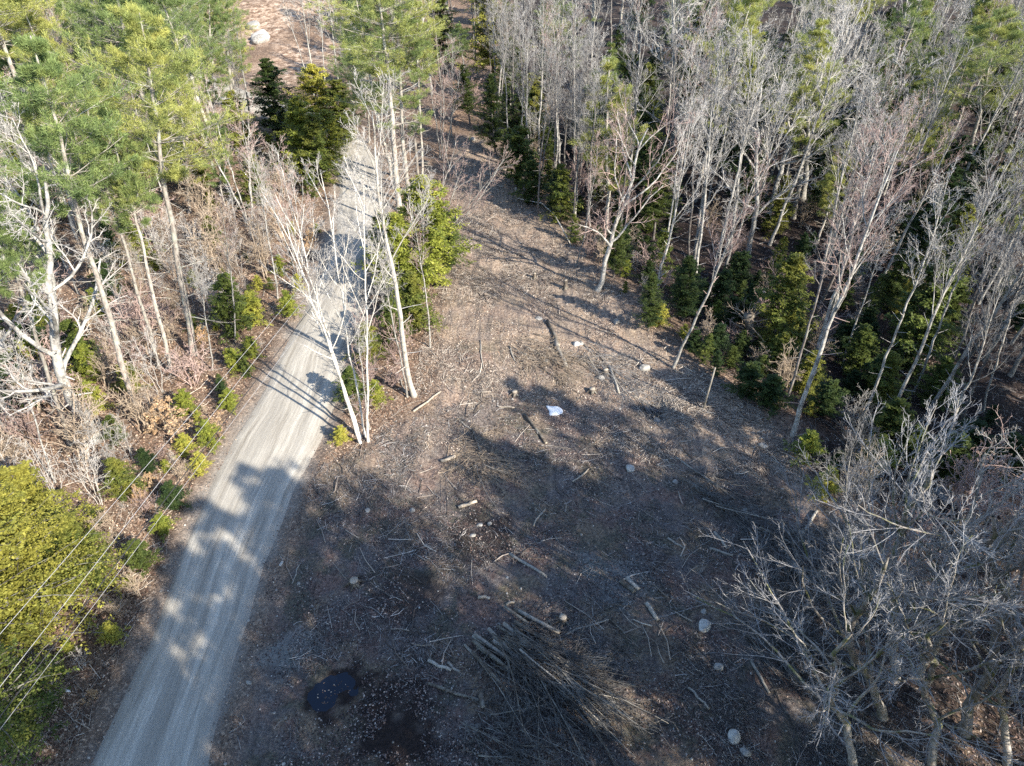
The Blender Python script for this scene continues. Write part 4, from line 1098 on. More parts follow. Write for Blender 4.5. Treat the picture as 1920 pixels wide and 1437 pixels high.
for a, b, r, mt, lb in LOGS:
    A = np.array(gpt(*a)); B = np.array(gpt(*b)); n = 5
    pts = [A + (B - A) * i / (n - 1) + np.array([random.uniform(-.05, .05), random.uniform(-.05, .05), 0]) for i in range(n)]
    zz = max(A[2], B[2])
    for i, p in enumerate(pts): p[2] = max(A[2] + (B[2] - A[2]) * i / (n - 1), h1(p[0], p[1])) + r * .55
    add_log("fallen_log", pts, r, mt, lb, "log", "logs scattered in the clearing")
# bowed white sapling at the upper right clearing edge
arc = [(968, 372, 0), (990, 385, .5), (1015, 397, .9), (1038, 418, .9), (1055, 440, .5), (1070, 460, .05)]
add_log("bowed_sapling", [gpt(*p) for p in arc], .06, 'bark_birch', "bowed white sapling arching over the clearing's upper right edge", "sapling")
# standing snags and stumps
def stump(px, py, hgt_, r, label, matn='log_dark', lean=0.):
    x, y, z = ground(px, py)
    rng = np.random.default_rng(int(px)); mb = MB()
    k = 5; P = np.zeros((1, k, 3)); P[0, :, 2] = np.linspace(-.2, hgt_, k); P[0, :, 0] = np.linspace(0, lean * hgt_, k)
    R_ = np.array([[1.5, 1.25, 1.05, 1., .92]]) * r
    tubes(mb, P, R_, 10, True)
    # splinters and root flares
    n = 6; a = np.arange(n) / n * 6.28 + .3
    RP = np.zeros((n, 4, 3)); rr = np.array([.6, 1.2, 1.9, 2.6]) * r
    for q in range(4):
        RP[:, q, 0] = np.cos(a) * rr[q]; RP[:, q, 1] = np.sin(a) * rr[q]; RP[:, q, 2] = [.25, .12, .03, -.08][q] * min(1, r * 4)
    tubes(mb, RP, np.array([[.35, .3, .2, .08]]).repeat(n, 0) * r, 5)
    me = mb.mesh("stump", [M[matn], M['log_wood']], True)
    idx = np.zeros(len(me.polygons), np.int32); kk = len(me.polygons) - 10; idx[kk:] = 1
    me.polygons.foreach_set("material_index", idx)
    o = link("tree_stump", me, None, (x, y, z)); tag(o, label, "stump", "stumps in and around the clearing")
stump(1060, 540, .75, .16, "cut stump near the clearing's right edge, opposite the bright hemlock", 'log_dark')
stump(1002, 522, .5, .14, "low cut stump left of the stump at the upper right edge", 'log_dark')
stump(968, 378, 1.5, .12, "left one of two tall snapped stumps at the clearing's top", 'log_grey', -.04)
stump(981, 375, 1.6, .12, "right one of two tall snapped stumps at the clearing's top", 'log_grey', .05)
stump(1055, 1165, .35, .2, "low mossy stump just above the brush pile")
stump(1110, 735, .3, .22, "grey weathered stump with spread roots right of the snow patch", 'log_dark')
stump(665, 1095, .3, .24, "weathered stump near the road in the lower left of the clearing", 'log_dark')
stump(1135, 700, .35, .2, "dark stump in the big shadow's right end", 'log_dark')
stump(1420, 585, 1.9, .2, "tall mossy snapped stump behind the upturned one", 'bark_moss', .05)
stump(965, 740, .3, .2, "small dark stump in the middle of the big shadow")
stump(1500, 1080, .4, .2, "stump half hidden in the slash at right", 'log_dark')
# snag pole
A = gpt(1319, 766)
d_ = ray(1341, 690); t_ = A[1] / d_[1]
add_log("dead_pole", [(A[0], A[1], A[2] - .2), ((A[0] + d_[0] * t_) / 2, A[1], (A[2] + H + d_[2] * t_) / 2), (d_[0] * t_, A[1], H + d_[2] * t_)], .07, 'log_grey',
        "thin dead pole standing alone at the clearing's right edge", "dead tree")
# upturned stump: root plate with splayed roots and a short leaning bole
def rootball(px, py):
    x, y, z = ground(px, py); rng = np.random.default_rng(77)
    root = bpy.data.objects.new("uprooted_stump", None); C.objects.link(root); root.location = (x, y, z)
    tag(root, "upturned stump with splayed pale roots in the dark woods at right", "stump")
    mb = MB(); P = np.zeros((1, 6, 3)); P[0, :, 2] = np.linspace(-.3, 3.0, 6); P[0, :, 0] = np.linspace(.5, -.3, 6); P[0, :, 1] = np.linspace(0, .1, 6)
    tubes(mb, P, np.array([[.50, .40, .35, .32, .34, .42]]), 10, True)
    link("bole", mb.mesh("bole", M['log_dark'], True), root)
    n = 34; mb = MB(); a = rng.uniform(0, 6.28, n); el = rng.uniform(-.1, 1.2, n); L = rng.uniform(.7, 2.0, n)
    d = np.stack([np.cos(a) * np.cos(el), np.sin(a) * np.cos(el), np.sin(el)], 1); K = 7
    P = np.zeros((n, K, 3)); P[:, 0] = np.array([-.3, .1, 2.7]) + d * .2 - np.array([0, 0, 1.]) * rng.uniform(0, 1.6, (n, 1))
    for q in range(1, K):
        d = nrm(d + rng.normal(0, .16, (n, 3))); P[:, q] = P[:, q - 1] + d * (L / (K - 1))[:, None]
    w = np.linspace(1, .2, K)[None]
    tubes(mb, P, w * rng.uniform(.03, .07, (n, 1)), 5)
    P2, R2, _ = grow(rng, P, w * .04 * np.ones((n, 1)), 4, .3, 1, 45, 12, .4, 4, 0, .15, .6, .008)
    tubes(mb, P2, R2, 3)
    link("roots", mb.mesh("roots", M['twig_tan'], False), root)
rootball(1398, 655)

# rocks
def ico(sub=2):
    import bmesh
    bm = bmesh.new(); bmesh.ops.create_icosphere(bm, subdivisions=sub, radius=1)
    V = np.array([v.co[:] for v in bm.verts]); F = np.array([[v.index for v in f.verts] for f in bm.faces]); bm.free(); return V, F
IV, IF = ico(3)
def rock(px, py, sx, sy, sz, label, matn='rock', seed=1, name="boulder", cat="boulder"):
    x, y, z = ground(px, py)
    V = IV.copy(); s = seed * 3.1
    for f_, a in ((.9, .35), (2.1, .16), (5, .05)):
        nn = vnoise(V[:, 0] * f_ + s, V[:, 1] * f_ + V[:, 2] * f_ * .7 + s, seed) - .5
        V = V * (1 + nn * a)[:, None]
    # a few flat facets
    rng = np.random.default_rng(seed)
    for _ in range(7):
        n = nrm(rng.normal(0, 1, 3)); dd = V @ n; lim = rng.uniform(.62, .85)
        V = V - np.maximum(dd - lim, 0)[:, None] * n[None] * .9
    V = V * np.array([sx, sy, sz])
    o = link(name, MB().add(V, None, IF).mesh(name, M[matn], True), None, (x, y, z + sz * .12)); o.rotation_euler = (0, 0, seed * 1.3)
    tag(o, label, cat, "boulders and stones in the clearing"); return o
ROCKS = [(1181, 879, .34, .30, .28, "small white boulder right of the clearing's centre", 'rock_pale'), (1321, 1175, .36, .34, .3, "pale round boulder in the shade at the lower right", 'rock_pale'),
         (1319, 1148, .18, .16, .13, "small pale stone just above the round lower right boulder", 'rock'), (1346, 1252, .28, .24, .2, "dull grey-green boulder below the round one", 'rock'),
         (1376, 1382, .34, .3, .28, "pale boulder near the bottom edge between the brush and the near trees", 'rock_pale'), (1398, 1412, .26, .2, .18, "bluish stone at the bottom edge", 'rock'),
         (1081, 647, .3, .26, .22, "white stone above the grey log at the big shadow", 'rock_pale'), (1089, 645, .2, .2, .16, "second white stone beside the one at the big shadow's top", 'rock'),
         (1024, 678, .26, .18, .16, "pale angular stone inside the big shadow", 'rock'), (773, 958, .2, .18, .15, "tan stone left of the clearing's centre", 'rock'),
         (1127, 710, .3, .24, .2, "grey rock at the right end of the big shadow", 'rock'), (1232, 790, .34, .28, .2, "pinkish pale rock beside the dark pit", 'rock'),
         (690, 958, .16, .14, .12, "small pale stone right of the road halfway down", 'rock'), (900, 985, .2, .16, .1, "flat pale stone in the straw-coloured patch", 'rock'),
         (918, 983, .17, .13, .1, "flat pale stone right next to another in the straw-coloured patch", 'rock'), (886, 1005, .2, .12, .1, "flat pale stone below the pair in the straw-coloured patch", 'rock'),
         (527, 1058, .2, .1, .1, "oblong white stone near the right road shoulder", 'rock_pale'), (466, 1280, .16, .10, .1, "white stone near the road's right edge at the bottom", 'rock'),
         (1396, 958, .2, .16, .14, "pale stone at the edge of the dark slash", 'rock'), (1266, 905, .2, .18, .14, "bluish stone right of the small white boulder", 'rock'),
         (1208, 690, .4, .32, .3, "grey boulder on the right bank of the clearing", 'rock'), (1156, 605, .35, .3, .3, "grey-green boulder at the shaded right bank", 'rock'),
         (1010, 598, .3, .25, .15, "sandy-coloured stone at the sunny top of the big shadow", 'rock'), (886, 262, .4, .3, .3, "pale boulder on the track above the clearing", 'rock'),
         (865, 190, .8, .6, .6, "big grey rock beside the track at the forest edge", 'rock'), (1562, 655, 1.1, .9, .8, "large purple-grey boulder among the stems at right", 'rock_dark'),
         (1770, 930, .8, .6, .4, "flat dark boulder right of the forest pool", 'rock_dark'), (1430, 838, .3, .24, .2, "pale stone in the sunlit bank at the clearing's right corner", 'rock'),
         (985, 665, .15, .13, .1, "tiny white stone in the top of the big shadow", 'rock'), (560, 1095, .12, .1, .08, "tiny white stone by the right road shoulder", 'rock')]
for i, (px, py, a, b, c_, lb, mt) in enumerate(ROCKS): rock(px, py, a, b, c_, lb, mt, i + 2)
rock(482, 42, 1.9, 1.5, 1.5, "bright white boulder on the far sandy bank", 'rock_pale', 60)
rock(488, 75, 2.0, 1.6, 1.2, "smaller pale boulder below the white one on the far sandy bank", 'rock', 61)
rock(470, 30, 1.6, 1.3, 1.1, "pale boulder at the top left of the far sandy bank", 'rock', 62)

# snow patch, thin melting slab with an uneven outline
def sheet(name, pts, up, th, matn, label, cat, struct=False, zc=None):
    G = [gpt(*p) for p in pts]; c = np.mean(G, 0); n = len(G)
    z = c[2] if zc is None else zc
    Pn = np.array([(g[0], g[1]) for g in G])
    # smooth outline
    m = 8; Q_ = []
    for i in range(n):
        p0, p1, p2, p3 = Pn[i - 1], Pn[i], Pn[(i + 1) % n], Pn[(i + 2) % n]
        for k in range(m):
            t = k / m; Q_.append(.5 * ((2 * p1) + (-p0 + p2) * t + (2 * p0 - 5 * p1 + 4 * p2 - p3) * t * t + (-p0 + 3 * p1 - 3 * p2 + p3) * t ** 3))
    Q_ = np.array(Q_); cc = Q_.mean(0); N = len(Q_); mb = MB()
    rings = []
    for f_, dz in ((1.0, -th), (.97, up * .55), (.85, up * .9), (.5, up), (.2, up * 1.02)):
        xy = cc + (Q_ - cc) * f_
        rings.append(np.c_[xy, z + dz + (0 if zc is not None else 1) * (hgt(xy[:, 0], xy[:, 1]) - z)])
    V = np.concatenate(rings + [np.array([[cc[0], cc[1], rings[-1][:, 2].mean()]])])
    Qd = []; i = np.arange(N); j = (i + 1) % N
    for r_ in range(4): Qd.append(np.stack([r_ * N + i, r_ * N + j, (r_ + 1) * N + j, (r_ + 1) * N + i], 1))
    T = np.stack([4 * N + i, 4 * N + j, np.full(N, 5 * N)], 1)
    V = V - np.array([c[0], c[1], z])
    o = link(name, mb.add(V, np.concatenate(Qd), T).mesh(name, M[matn], True), None, (c[0], c[1], z))
    if struct: o['kind'] = 'structure'
    else: tag(o, label, cat)
    return o
sheet("snow_patch", [(1024, 762), (1036, 763), (1048, 764), (1056, 772), (1050, 778), (1038, 780), (1030, 779), (1029, 771)], .10, .08, 'snow', "bright white patch of old snow in the shaded clearing", "snow patch")
# puddle and forest pool water (flat water sheets)
sheet("puddle", [(560, 1285), (580, 1246), (622, 1232), (664, 1242), (694, 1280), (690, 1332), (650, 1362), (600, 1356), (566, 1325)], .0, .05, 'water', "", "", True, zc=h1(*pud) + .07)
zp = h1(*pool) + .06
sheet("pool_water", [(1560, 832), (1600, 826), (1650, 838), (1672, 858), (1650, 885), (1625, 900), (1596, 885), (1570, 862)], .0, .05, 'water', "", "", True, zc=zp)
sheet("pit_water", [(1214, 752), (1226, 748), (1234, 758), (1236, 772), (1226, 778), (1217, 768)], .0, .05, 'water', "", "", True, zc=h1(*hole) + .22)

# ---- brush pile: cut butts at the left end, long limbs trailing to the lower right
def limb(rng, p, d, L, r, K=9, wig=.05):
    P = np.zeros((1, K, 3)); P[0, 0] = p; d = np.array(d, float)
    for q in range(1, K):
        d = nrm(d + rng.normal(0, wig, 3) * np.array([1, 1, .5])); P[0, q] = P[0, q - 1] + d * L / (K - 1)
    return P, np.linspace(1, .25, K)[None] * r
def brush(name, a, b, width, nl, nt, label, seed, hmax=.9, rr=.05, cuts=0, twm='twig_grey', lm='log_dark'):
    rng = np.random.default_rng(seed)
    A = np.array(gpt(*a)); B = np.array(gpt(*b)); ax = B - A; L = np.linalg.norm(ax); ax /= L; sd = np.array([ax[1], -ax[0], 0])
    root = bpy.data.objects.new(name, None); C.objects.link(root); root.location = tuple(A)
    tag(root, label, "brush pile")
    tw = MB()
    for i in range(nl + nt):
        s = rng.uniform(0, .55) ** 1.2 * L if cuts else rng.uniform(0, .8) * L; w = rng.normal(0, width * .38)
        z = rng.uniform(.05, hmax) * math.exp(-(w / width) ** 2 * 2) + .06
        ang = rng.normal(0, .27 if i < nl else .65)
        d = ax * math.cos(ang) + sd * math.sin(ang) + np.array([0, 0, rng.normal(-.03, .07)])
        p = ax * s + sd * w + np.array([0, 0, z])
        LL = rng.uniform(.35, .85) * L if i < nl else rng.uniform(.15, .6) * L
        P, R_ = limb(rng, p, d, LL, rr * rng.uniform(.5, 1.2) if i < nl else .018, 9, .05 if i < nl else .1)
        # keep it on or above the ground
        gz = hgt(P[0, :, 0] + A[0], P[0, :, 1] + A[1]) - A[2]
        P[0, :, 2] = np.maximum(P[0, :, 2], gz + .03)
        P2, R2, _ = grow(rng, P, R_, 7, .25, 1, 30, 10, .32, 5, 0, .1, .6, .008)
        P3, R3, _ = grow(rng, P2, R2, 4, .2, 1, 34, 10, .45, 4, 0, .12, .6, .006)
        for PP in (P2, P3):
            g = hgt(PP[..., 0] + A[0], PP[..., 1] + A[1]) - A[2]
            PP[..., 2] = np.maximum(PP[..., 2], g + .02)
        if i < nl:
            mb = MB(); tubes(mb, P, R_, 6, True); link("limb", mb.mesh("limb", M[lm if i % 3 else 'log_grey'], True), root)
        else: tubes(tw, P, R_, 4)
        tubes(tw, P2, R2, 3); tubes(tw, P3, R3, 3)
    link("twigs", tw.mesh("twigs", M[twm], False), root)
    return A, ax, sd, L
A_, ax_, sd_, L_ = brush("brush_pile", (935, 1195), (1190, 1400), 1.9, 80, 150, "long brush pile of cut limbs in the lower middle of the clearing", 5, 1.1, .042, 1, 'twig_dark')
rng = np.random.default_rng(9)
for i in range(20):
    row = i % 10; lay = i // 10
    w = (row - 4.5) * .33 + rng.normal(0, .05); s = rng.uniform(-.9, .3) - (row - 5) * .05
    p = A_ + ax_ * s + sd_ * (w) ; ang = rng.normal(0, .10)
    d = ax_ * math.cos(ang) + sd_ * math.sin(ang); Ln = rng.uniform(1.4, 2.8); r = rng.uniform(.07, .12)
    z0 = h1(p[0], p[1]) + r + lay * .24
    pts = [(p[0] + d[0] * Ln * t, p[1] + d[1] * Ln * t, z0 + .1 * t) for t in (0, .33, .66, 1)]
    side = ["first", "second", "third", "fourth", "fifth", "sixth", "seventh", "eighth", "ninth", "tenth"][row]
    add_log("cut_log", pts, r, 'log_grey' if rng.random() < .6 else 'log_dark', f"{side} {'lower' if lay == 0 else 'upper'} cut log from the road side, at the brush pile's left end", "log", "cut logs at the end of the brush pile")
brush("brush_pile", (1440, 985), (1560, 1110), 2.6, 30, 90, "dark heap of slash under the near bare trees on the right", 15, .8, .04, 0, 'twig_dark')
brush("brush_pile", (1390, 1140), (1560, 1300), 2.8, 24, 90, "tangle of slash right of the long brush pile, by the round boulder", 16, .6, .035, 0, 'twig_dark')
brush("brush_pile", (960, 640), (1080, 700), 2.0, 18, 60, "low heap of slash inside the big shadow in the upper clearing", 17, .35, .035, 0, 'twig_tan')
brush("brush_pile", (850, 1350), (1020, 1420), 1.6, 14, 50, "loose twiggy heap at the bottom edge below the long brush pile", 18, .35, .03, 0, 'twig_dark')
brush("brush_pile", (1085, 650), (1225, 780), 1.3, 16, 60, "tangled line of slash along the clearing's right bank by the dark pit", 20, .4, .035, 0, 'twig_grey')
brush("brush_pile", (845, 830), (960, 900), 1.6, 12, 50, "thin scatter of slash left of the clearing's centre", 21, .25, .03, 0, 'twig_tan')
brush("brush_pile", (1270, 900), (1440, 985), 1.6, 18, 60, "dark slash strip beside the longest pale pole", 19, .35, .03, 0, 'twig_dark')

# ---- scattered sticks, leaves and stones nobody could count
def scatter_pts(n, cond, y0, y1, seed, x0=None, x1=None):
    rng = np.random.default_rng(seed); xs, ys = [], []; got = 0
    while got < n:
        y = y0 + (y1 - y0) * rng.random(n * 2) ** 1.25; hw = (y * .788 + 18.5) * .74
        x = rng.uniform(-1, 1, n * 2) * hw
        m = cond(x, y); x = x[m]; y = y[m]; xs.append(x); ys.append(y); got += len(x)
    return np.concatenate(xs)[:n], np.concatenate(ys)[:n], rng
def in_clear(x, y):
    d, s = road_d(x, y)
    a = (x < edge_r(y) + .5) & np.where(y > YL0, x > edge_l(y) - .3, (d > .6) & (s > 0)) & (y < YTOP)
    dens = vnoise(x * .35, y * .35, 5) * .75 + vnoise(x * .12, y * .12, 8) * .5
    r = np.random.default_rng(3).random(len(x)); dens = dens - .30 * (1 - smooth(22, 31, y)) * (1 - smooth(2, 9, x))
    return a & (dens > .36 + r * .5)
def in_clear0(x, y):
    d, s = road_d(x, y)
    return (x < edge_r(y) + .5) & np.where(y > YL0, x > edge_l(y) - .3, (d > .5) & (s > 0)) & (y < YTOP)
def in_woods(x, y):
    d, s = road_d(x, y)
    a = (x > edge_r(y)) | ((s < 0) & (d > .8)) | ((s > 0) & (d > .6) & (y > YL0) & (x < edge_l(y)))
    return a
def off_road(x, y): return road_d(x, y)[0] > .25
def sticks(name, n, cond, y0, y1, seed, l0, l1, r0, r1, label, matn='sticks'):
    x, y, rng = scatter_pts(n, cond, y0, y1, seed)
    z = hgt(x, y); a = rng.uniform(0, math.pi, n)
    # skidding has combed many of them downhill
    comb = rng.random(n) < .35; a = np.where(comb, rng.normal(2.3, .35, n), a)
    L = l0 * (l1 / l0) ** (rng.random(n) ** 1.8); r = r0 + (r1 - r0) * rng.random(n) ** 2
    K = 3; d = np.stack([np.cos(a), np.sin(a)], 1)
    P = np.zeros((n, K, 3)); side = rng.normal(0, .06, n) * L
    for q, t in enumerate((-.5, 0, .5)):
        P[:, q, 0] = x + d[:, 0] * L * t + (side * d[:, 1] if q == 1 else 0); P[:, q, 1] = y + d[:, 1] * L * t - (side * d[:, 0] if q == 1 else 0)
        P[:, q, 2] = hgt(P[:, q, 0], P[:, q, 1]) + r + np.abs(rng.normal(0, .04, n))
    ok = (road_d(P[:, 0, 0], P[:, 0, 1])[0] > .1) & (road_d(P[:, 2, 0], P[:, 2, 1])[0] > .1)
    P = P[ok]; r = r[ok]
    mb = MB(); tubes(mb, P, np.stack([r, r * .9, r * .6], 1), 3)
    o = link(name, mb.mesh(name, M[matn], False)); o['kind'] = 'stuff'; tag(o, label, "ground litter"); return o
def patchy(x, y):
    r = np.random.default_rng(4).random(len(x)); return fbm(x * .45, y * .45, 4, 50) * 1.6 + .62 > r
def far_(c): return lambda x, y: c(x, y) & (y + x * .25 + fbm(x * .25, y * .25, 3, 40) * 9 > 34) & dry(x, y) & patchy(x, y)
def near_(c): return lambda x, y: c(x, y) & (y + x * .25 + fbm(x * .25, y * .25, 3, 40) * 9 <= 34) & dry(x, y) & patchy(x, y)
DKX, DKY = flat(740, 1375)
def dry(x, y): return (np.hypot(x - pud[0], y - pud[1]) > 1.25) & (np.hypot(x - DKX, y - DKY) / 1.7 + vnoise(x * 3, y * 3, 2) * .8 > 1.0)
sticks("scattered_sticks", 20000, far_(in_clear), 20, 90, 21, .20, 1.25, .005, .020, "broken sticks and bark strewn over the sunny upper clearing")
sticks("scattered_sticks", 12000, near_(in_clear), 13, 50, 25, .20, 1.1, .005, .018, "sticks toned dark for shade, strewn over the lower clearing", 'sticks_shade')
sticks("scattered_sticks", 420, in_clear, 18, 75, 24, .9, 2.6, .014, .04, "longer broken branches strewn over the clearing")
sticks("scattered_sticks", 5500, lambda x, y: in_woods(x, y) & (x <= edge_r(y)), 14, 75, 22, .3, 2.4, .006, .020, "thin dead twigs on the leafy forest floor by the road")
sticks("scattered_sticks", 8000, lambda x, y: in_woods(x, y) & (x > edge_r(y)), 13, 75, 26, .3, 2.4, .006, .022, "thin dead branches on the dark floor of the right-hand woods", 'sticks_shade')
def flakes(name, n, cond, y0, y1, seed, s0, s1, matn, label, lift=.02):
    x, y, rng = scatter_pts(n, cond, y0, y1, seed); z = hgt(x, y) + lift
    p = np.stack([x, y, z], 1); s = (s0 + (s1 - s0) * rng.random(n))[:, None]
    up = nrm(np.array([0, 0, 1.]) + rng.normal(0, .45, (n, 3))); u_ = nrm(np.cross(up, rng.normal(0, 1, (n, 3)))); v_ = np.cross(up, u_)
    V = np.stack([p - u_ * s, p - v_ * s * .55, p + u_ * s, p + v_ * s * .55], 1).reshape(-1, 3)
    mb = MB().add(V, (np.arange(n) * 4)[:, None] + np.array([[0, 1, 2, 3]]))
    o = link(name, mb.mesh(name, M[matn], False)); o['kind'] = 'stuff'; tag(o, label, "ground litter"); return o
def woods_r(x, y): return in_woods(x, y) & (x > edge_r(y))
def woods_l(x, y): return in_woods(x, y) & (x <= edge_r(y))
flakes("fallen_leaves", 48000, woods_l, 13, 72, 31, .05, .10, 'leaves', "brown fallen leaves covering the sunny forest floor by the road")
flakes("fallen_leaves", 34000, woods_r, 13, 75, 37, .04, .09, 'leaves_shade', "leaves toned dark for shade, covering the floor of the right-hand woods")
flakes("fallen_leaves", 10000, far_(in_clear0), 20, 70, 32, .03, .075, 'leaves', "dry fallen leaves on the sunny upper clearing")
flakes("fallen_leaves", 26000, near_(in_clear0), 13, 50, 34, .03, .075, 'leaves_shade', "fallen leaves toned dark for shade in the lower clearing")
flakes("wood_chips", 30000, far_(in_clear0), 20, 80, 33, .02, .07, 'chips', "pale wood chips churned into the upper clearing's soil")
flakes("wood_chips", 36000, near_(in_clear0), 13, 50, 35, .02, .06, 'chips_shade', "dark wood chips churned into the lower clearing's soil")
flakes("blown_leaves", 700, lambda x, y: (np.abs(road_d(x, y)[0]) < .55) & (y < 60), 13, 60, 36, .03, .06, 'leaves', "leaves blown onto the gravel along both road edges", .07)
x, y, rng_ = scatter_pts(1500, lambda x, y: (road_d(x, y)[0] > -.35) & (road_d(x, y)[0] < 25), 13, 60, 51)
mb = MB(); V8, F8 = ico(1)
sc_ = (.03 + .06 * rng_.random(1500) ** 3)
V = V8[None] * sc_[:, None, None] * rng_.uniform(.6, 1.2, (1500, 1, 3)) + np.stack([x, y, hgt(x, y) + .01], 1)[:, None]
mb.add(V, None, (np.arange(1500)[:, None, None] * len(V8) + F8[None]).reshape(-1, 3))
o = link("small_stones", mb.mesh("small_stones", M['stones'], False)); o['kind'] = 'stuff'; tag(o, "small pale stones strewn over the soil and shoulders", "stones")
# leaves floating on the puddle
n = 46; rng = np.random.default_rng(61); a = rng.uniform(0, 6.28, n); rr = rng.random(n) ** .5 * .7
p = np.stack([pud[0] + np.cos(a) * rr * 1.05, pud[1] + np.sin(a) * rr * .85, np.full(n, h1(*pud) + .083)], 1)
u_ = np.stack([np.cos(a * 7), np.sin(a * 7), 0 * a], 1); v_ = np.stack([-np.sin(a * 7), np.cos(a * 7), 0 * a], 1); s = rng.uniform(.02, .05, (n, 1))
V = np.stack([p - u_ * s, p - v_ * s * .6, p + u_ * s, p + v_ * s * .6], 1).reshape(-1, 3)
o = link("floating_leaves", MB().add(V, (np.arange(n) * 4)[:, None] + np.array([[0, 1, 2, 3]])).mesh("floating_leaves", M['leaves']))
o['kind'] = 'stuff'; tag(o, "pale leaves floating on the dark puddle", "ground litter")

# ---- litter: crumpled white bottle on the bank
x, y, z = ground(127, 1297)
P = np.zeros((1, 7, 3)); P[0, :, 0] = np.array([-.16, -.14, -.02, .06, .10, .13, .17]); 
mb = MB(); tubes(mb, P, np.array([[.03, .055, .05, .056, .04, .02, .02]]), 10, True)
o = link("plastic_bottle", mb.mesh("plastic_bottle", M['plastic'], True), None, (x, y, z + .06)); o.rotation_euler = (0, 0, -.2)
tag(o, "discarded white plastic bottle on the leaf bank left of the road bottom", "bottle")

# ---- overhead wires and their pole
def wire_pt(px, py, z):
    d = ray(px, py); t = (z - H) / d[2]; return np.array([d[0] * t, d[1] * t, z])
pole = np.array([-8.2, 60.0])
W = [((0, 1189), (444, 680), 8.1, .010, 'wire', "leftmost thin bright overhead wire above the left bank"), ((0, 1288), (474, 680), 8.4, .010, 'wire', "second bright overhead wire from the left"),
     ((0, 1344), (500, 688), 7.2, .02, 'wire_dark', "thick black overhead cable between the bright wires and the road"), ((0, 1368), (505, 700), 6.9, .008, 'wire', "rightmost thin overhead wire, nearest the road")]
offs = [-.55, .55, -.12, .12]
for (a, b, z, r, mt, lb), of in zip(W, offs):
    A = wire_pt(*a, z); B = wire_pt(*b, z); dr = nrm(B - A)
    S0 = A - dr * 45; E = np.array([pole[0] + of, pole[1], z + .25])
    pts = []
    for i in range(25):
        t = i / 24
        q = A - dr * 45 * (1 - t * 1) if False else S0 + (B - S0) * t
        pts.append(q)
    for i in range(1, 15):
        t = i / 14; pts.append(B + (E - B) * t - np.array([0, 0, .25 * math.sin(math.pi * t)]))
    pts = np.array(pts)
    for _ in range(4): pts[1:-1] = pts[1:-1] * .5 + (pts[:-2] + pts[2:]) * .25
    K = len(pts); c = pts.mean(0); mb = MB()
    # short straight pieces so that the section keeps its shape
    seg = np.stack([pts[:-1], pts[1:]], 1) - c
    tubes(mb, seg, np.full((K - 1, 2), r), 5)
    o = link("overhead_wire", mb.mesh("overhead_wire", M[mt], True), None, tuple(c)); tag(o, lb, "wire", "overhead wires along the road")
root = bpy.data.objects.new("utility_pole", None); C.objects.link(root); root.location = (pole[0], pole[1], h1(*pole))
tag(root, "wooden utility pole hidden among the trees between road and clearing", "utility pole")
mb = MB(); tubes(mb, np.array([[[0, 0, -.5], [0, 0, 4], [0, 0, 9.4]]], float), np.array([[.15, .13, .10]]), 10, True); link("pole", mb.mesh("pole", M['log_dark'], True), root)
mb = MB()
V = np.array([[a, b, c] for a in (-.62, .62) for b in (-.05, .05) for c in (8.3, 8.42)], float) + np.array([0, .17, 0])
mb.add(V, [[0, 1, 3, 2], [4, 6, 7, 5], [0, 4, 5, 1], [2, 3, 7, 6], [0, 2, 6, 4], [1, 5, 7, 3]]); link("crossarm", mb.mesh("crossarm", M['log_dark']), root)

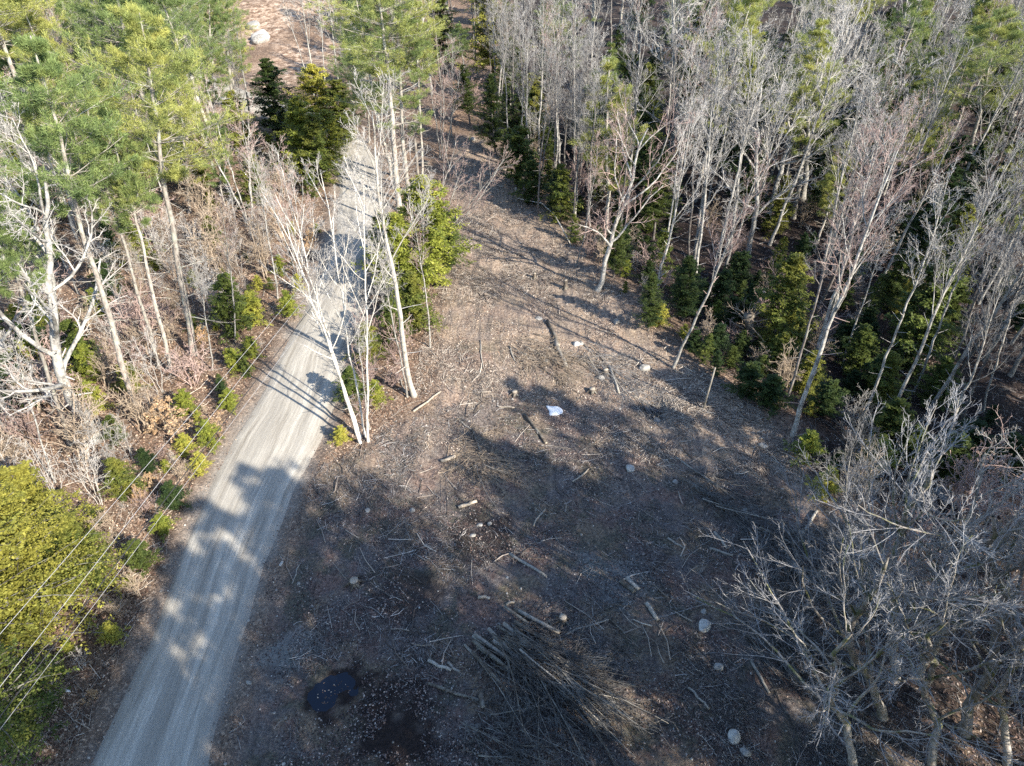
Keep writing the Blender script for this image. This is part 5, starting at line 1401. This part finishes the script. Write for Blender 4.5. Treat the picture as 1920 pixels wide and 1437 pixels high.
# ------------------------------------------------------------------ labels for the rest of the trees
LM = [(t['lm'], t['x'], t['y']) for t in THINGS if t['lm']]
LM += [("the sandy bank", SANDC[0][0][0], SANDC[0][0][1]), ("the upturned stump", *flat(1398, 655)), ("the forest pool", *pool),
       ("the thin dead pole", *flat(1319, 766)), ("the road's upper bend", -24, 90)]
for nm, px, py in (("the photo's top right corner", 1880, 30), ("the top edge above the lone pine", 1540, 15), ("the top edge above the track", 1000, 20), ("the top edge above the pale pine", 1260, 25),
                   ("the photo's top left corner", 40, 20), ("the top edge above the roadside pine", 250, 25), ("the top edge above the pine clump", 720, 20),
                   ("the right edge at half height", 1890, 600)):
    LM.append((nm, *flat(px, py)))
ORD = ["nearest", "second", "third", "fourth", "fifth", "sixth", "seventh", "eighth", "ninth", "tenth", "eleventh", "twelfth", "thirteenth", "fourteenth", "fifteenth", "sixteenth", "seventeenth", "eighteenth", "nineteenth", "twentieth"]
TINT = {'vase1': 'pale', 'vase2': 'pink-twigged', 'vase3': 'grey', 'vase4': 'dark-barked', 'slim1': 'slim pale', 'slim2': 'slim dark', 'slim3': 'slim pinkish', 'clump': 'many-stemmed', 'spread1': 'spreading', 'spread2': 'spreading pinkish',
        'gnarl1': 'gnarled', 'gnarl2': 'gnarled', 'birch': 'white', 'birch2': 'white', 'pine1': 'long-limbed', 'pine2': 'green', 'pine3': 'bushy', 'pineh': 'high-crowned', 'pinet': 'thin-crowned', 'hemb': 'very bright', 'hemn': 'broad golden', 'pine4': 'slender',
        'hem1': 'bright', 'hem2': 'feathery', 'hem3': 'yellow-green', 'hemd1': 'dark', 'hemd2': 'low dark', 'hemd3': 'tall dark', 'shrub1': 'tan', 'shrub2': 'pale', 'shrub3': 'reddish', 'beech': 'tan-leaved'}
GRP = {'bare tree': 'bare trees of the woods', 'pine': 'pines of the woods', 'hemlock': 'hemlocks of the woods', 'shrub': 'leafless shrubs of the woods', 'birch': 'white-barked trees', 'sapling': 'saplings'}
buckets = {}
for t in THINGS:
    cat = t['o']['category']
    t['o']['group'] = GRP[cat]
    if t['label']: continue
    best = min(LM, key=lambda L: (L[1] - t['x']) ** 2 + (L[2] - t['y']) ** 2)
    dx, dy = t['x'] - best[1], t['y'] - best[2]
    if abs(dx) > abs(dy): rel = "right of" if dx > 0 else "left of"
    else: rel = "behind" if dy > 0 else "in front of"
    buckets.setdefault((cat, TINT[t['key']], rel, best[0]), []).append((math.hypot(dx, dy), t))
for (cat, tint, rel, nm), L in buckets.items():
    L.sort(key=lambda q: q[0])
    for i, (d, t) in enumerate(L):
        t['o']['label'] = (ORD[min(i, 19)] + " " if len(L) > 1 else "") + f"{tint} {cat} {rel} {nm}"
print("things", len(THINGS), {c: sum(1 for t in THINGS if t['o']['category'] == c) for c in GRP})
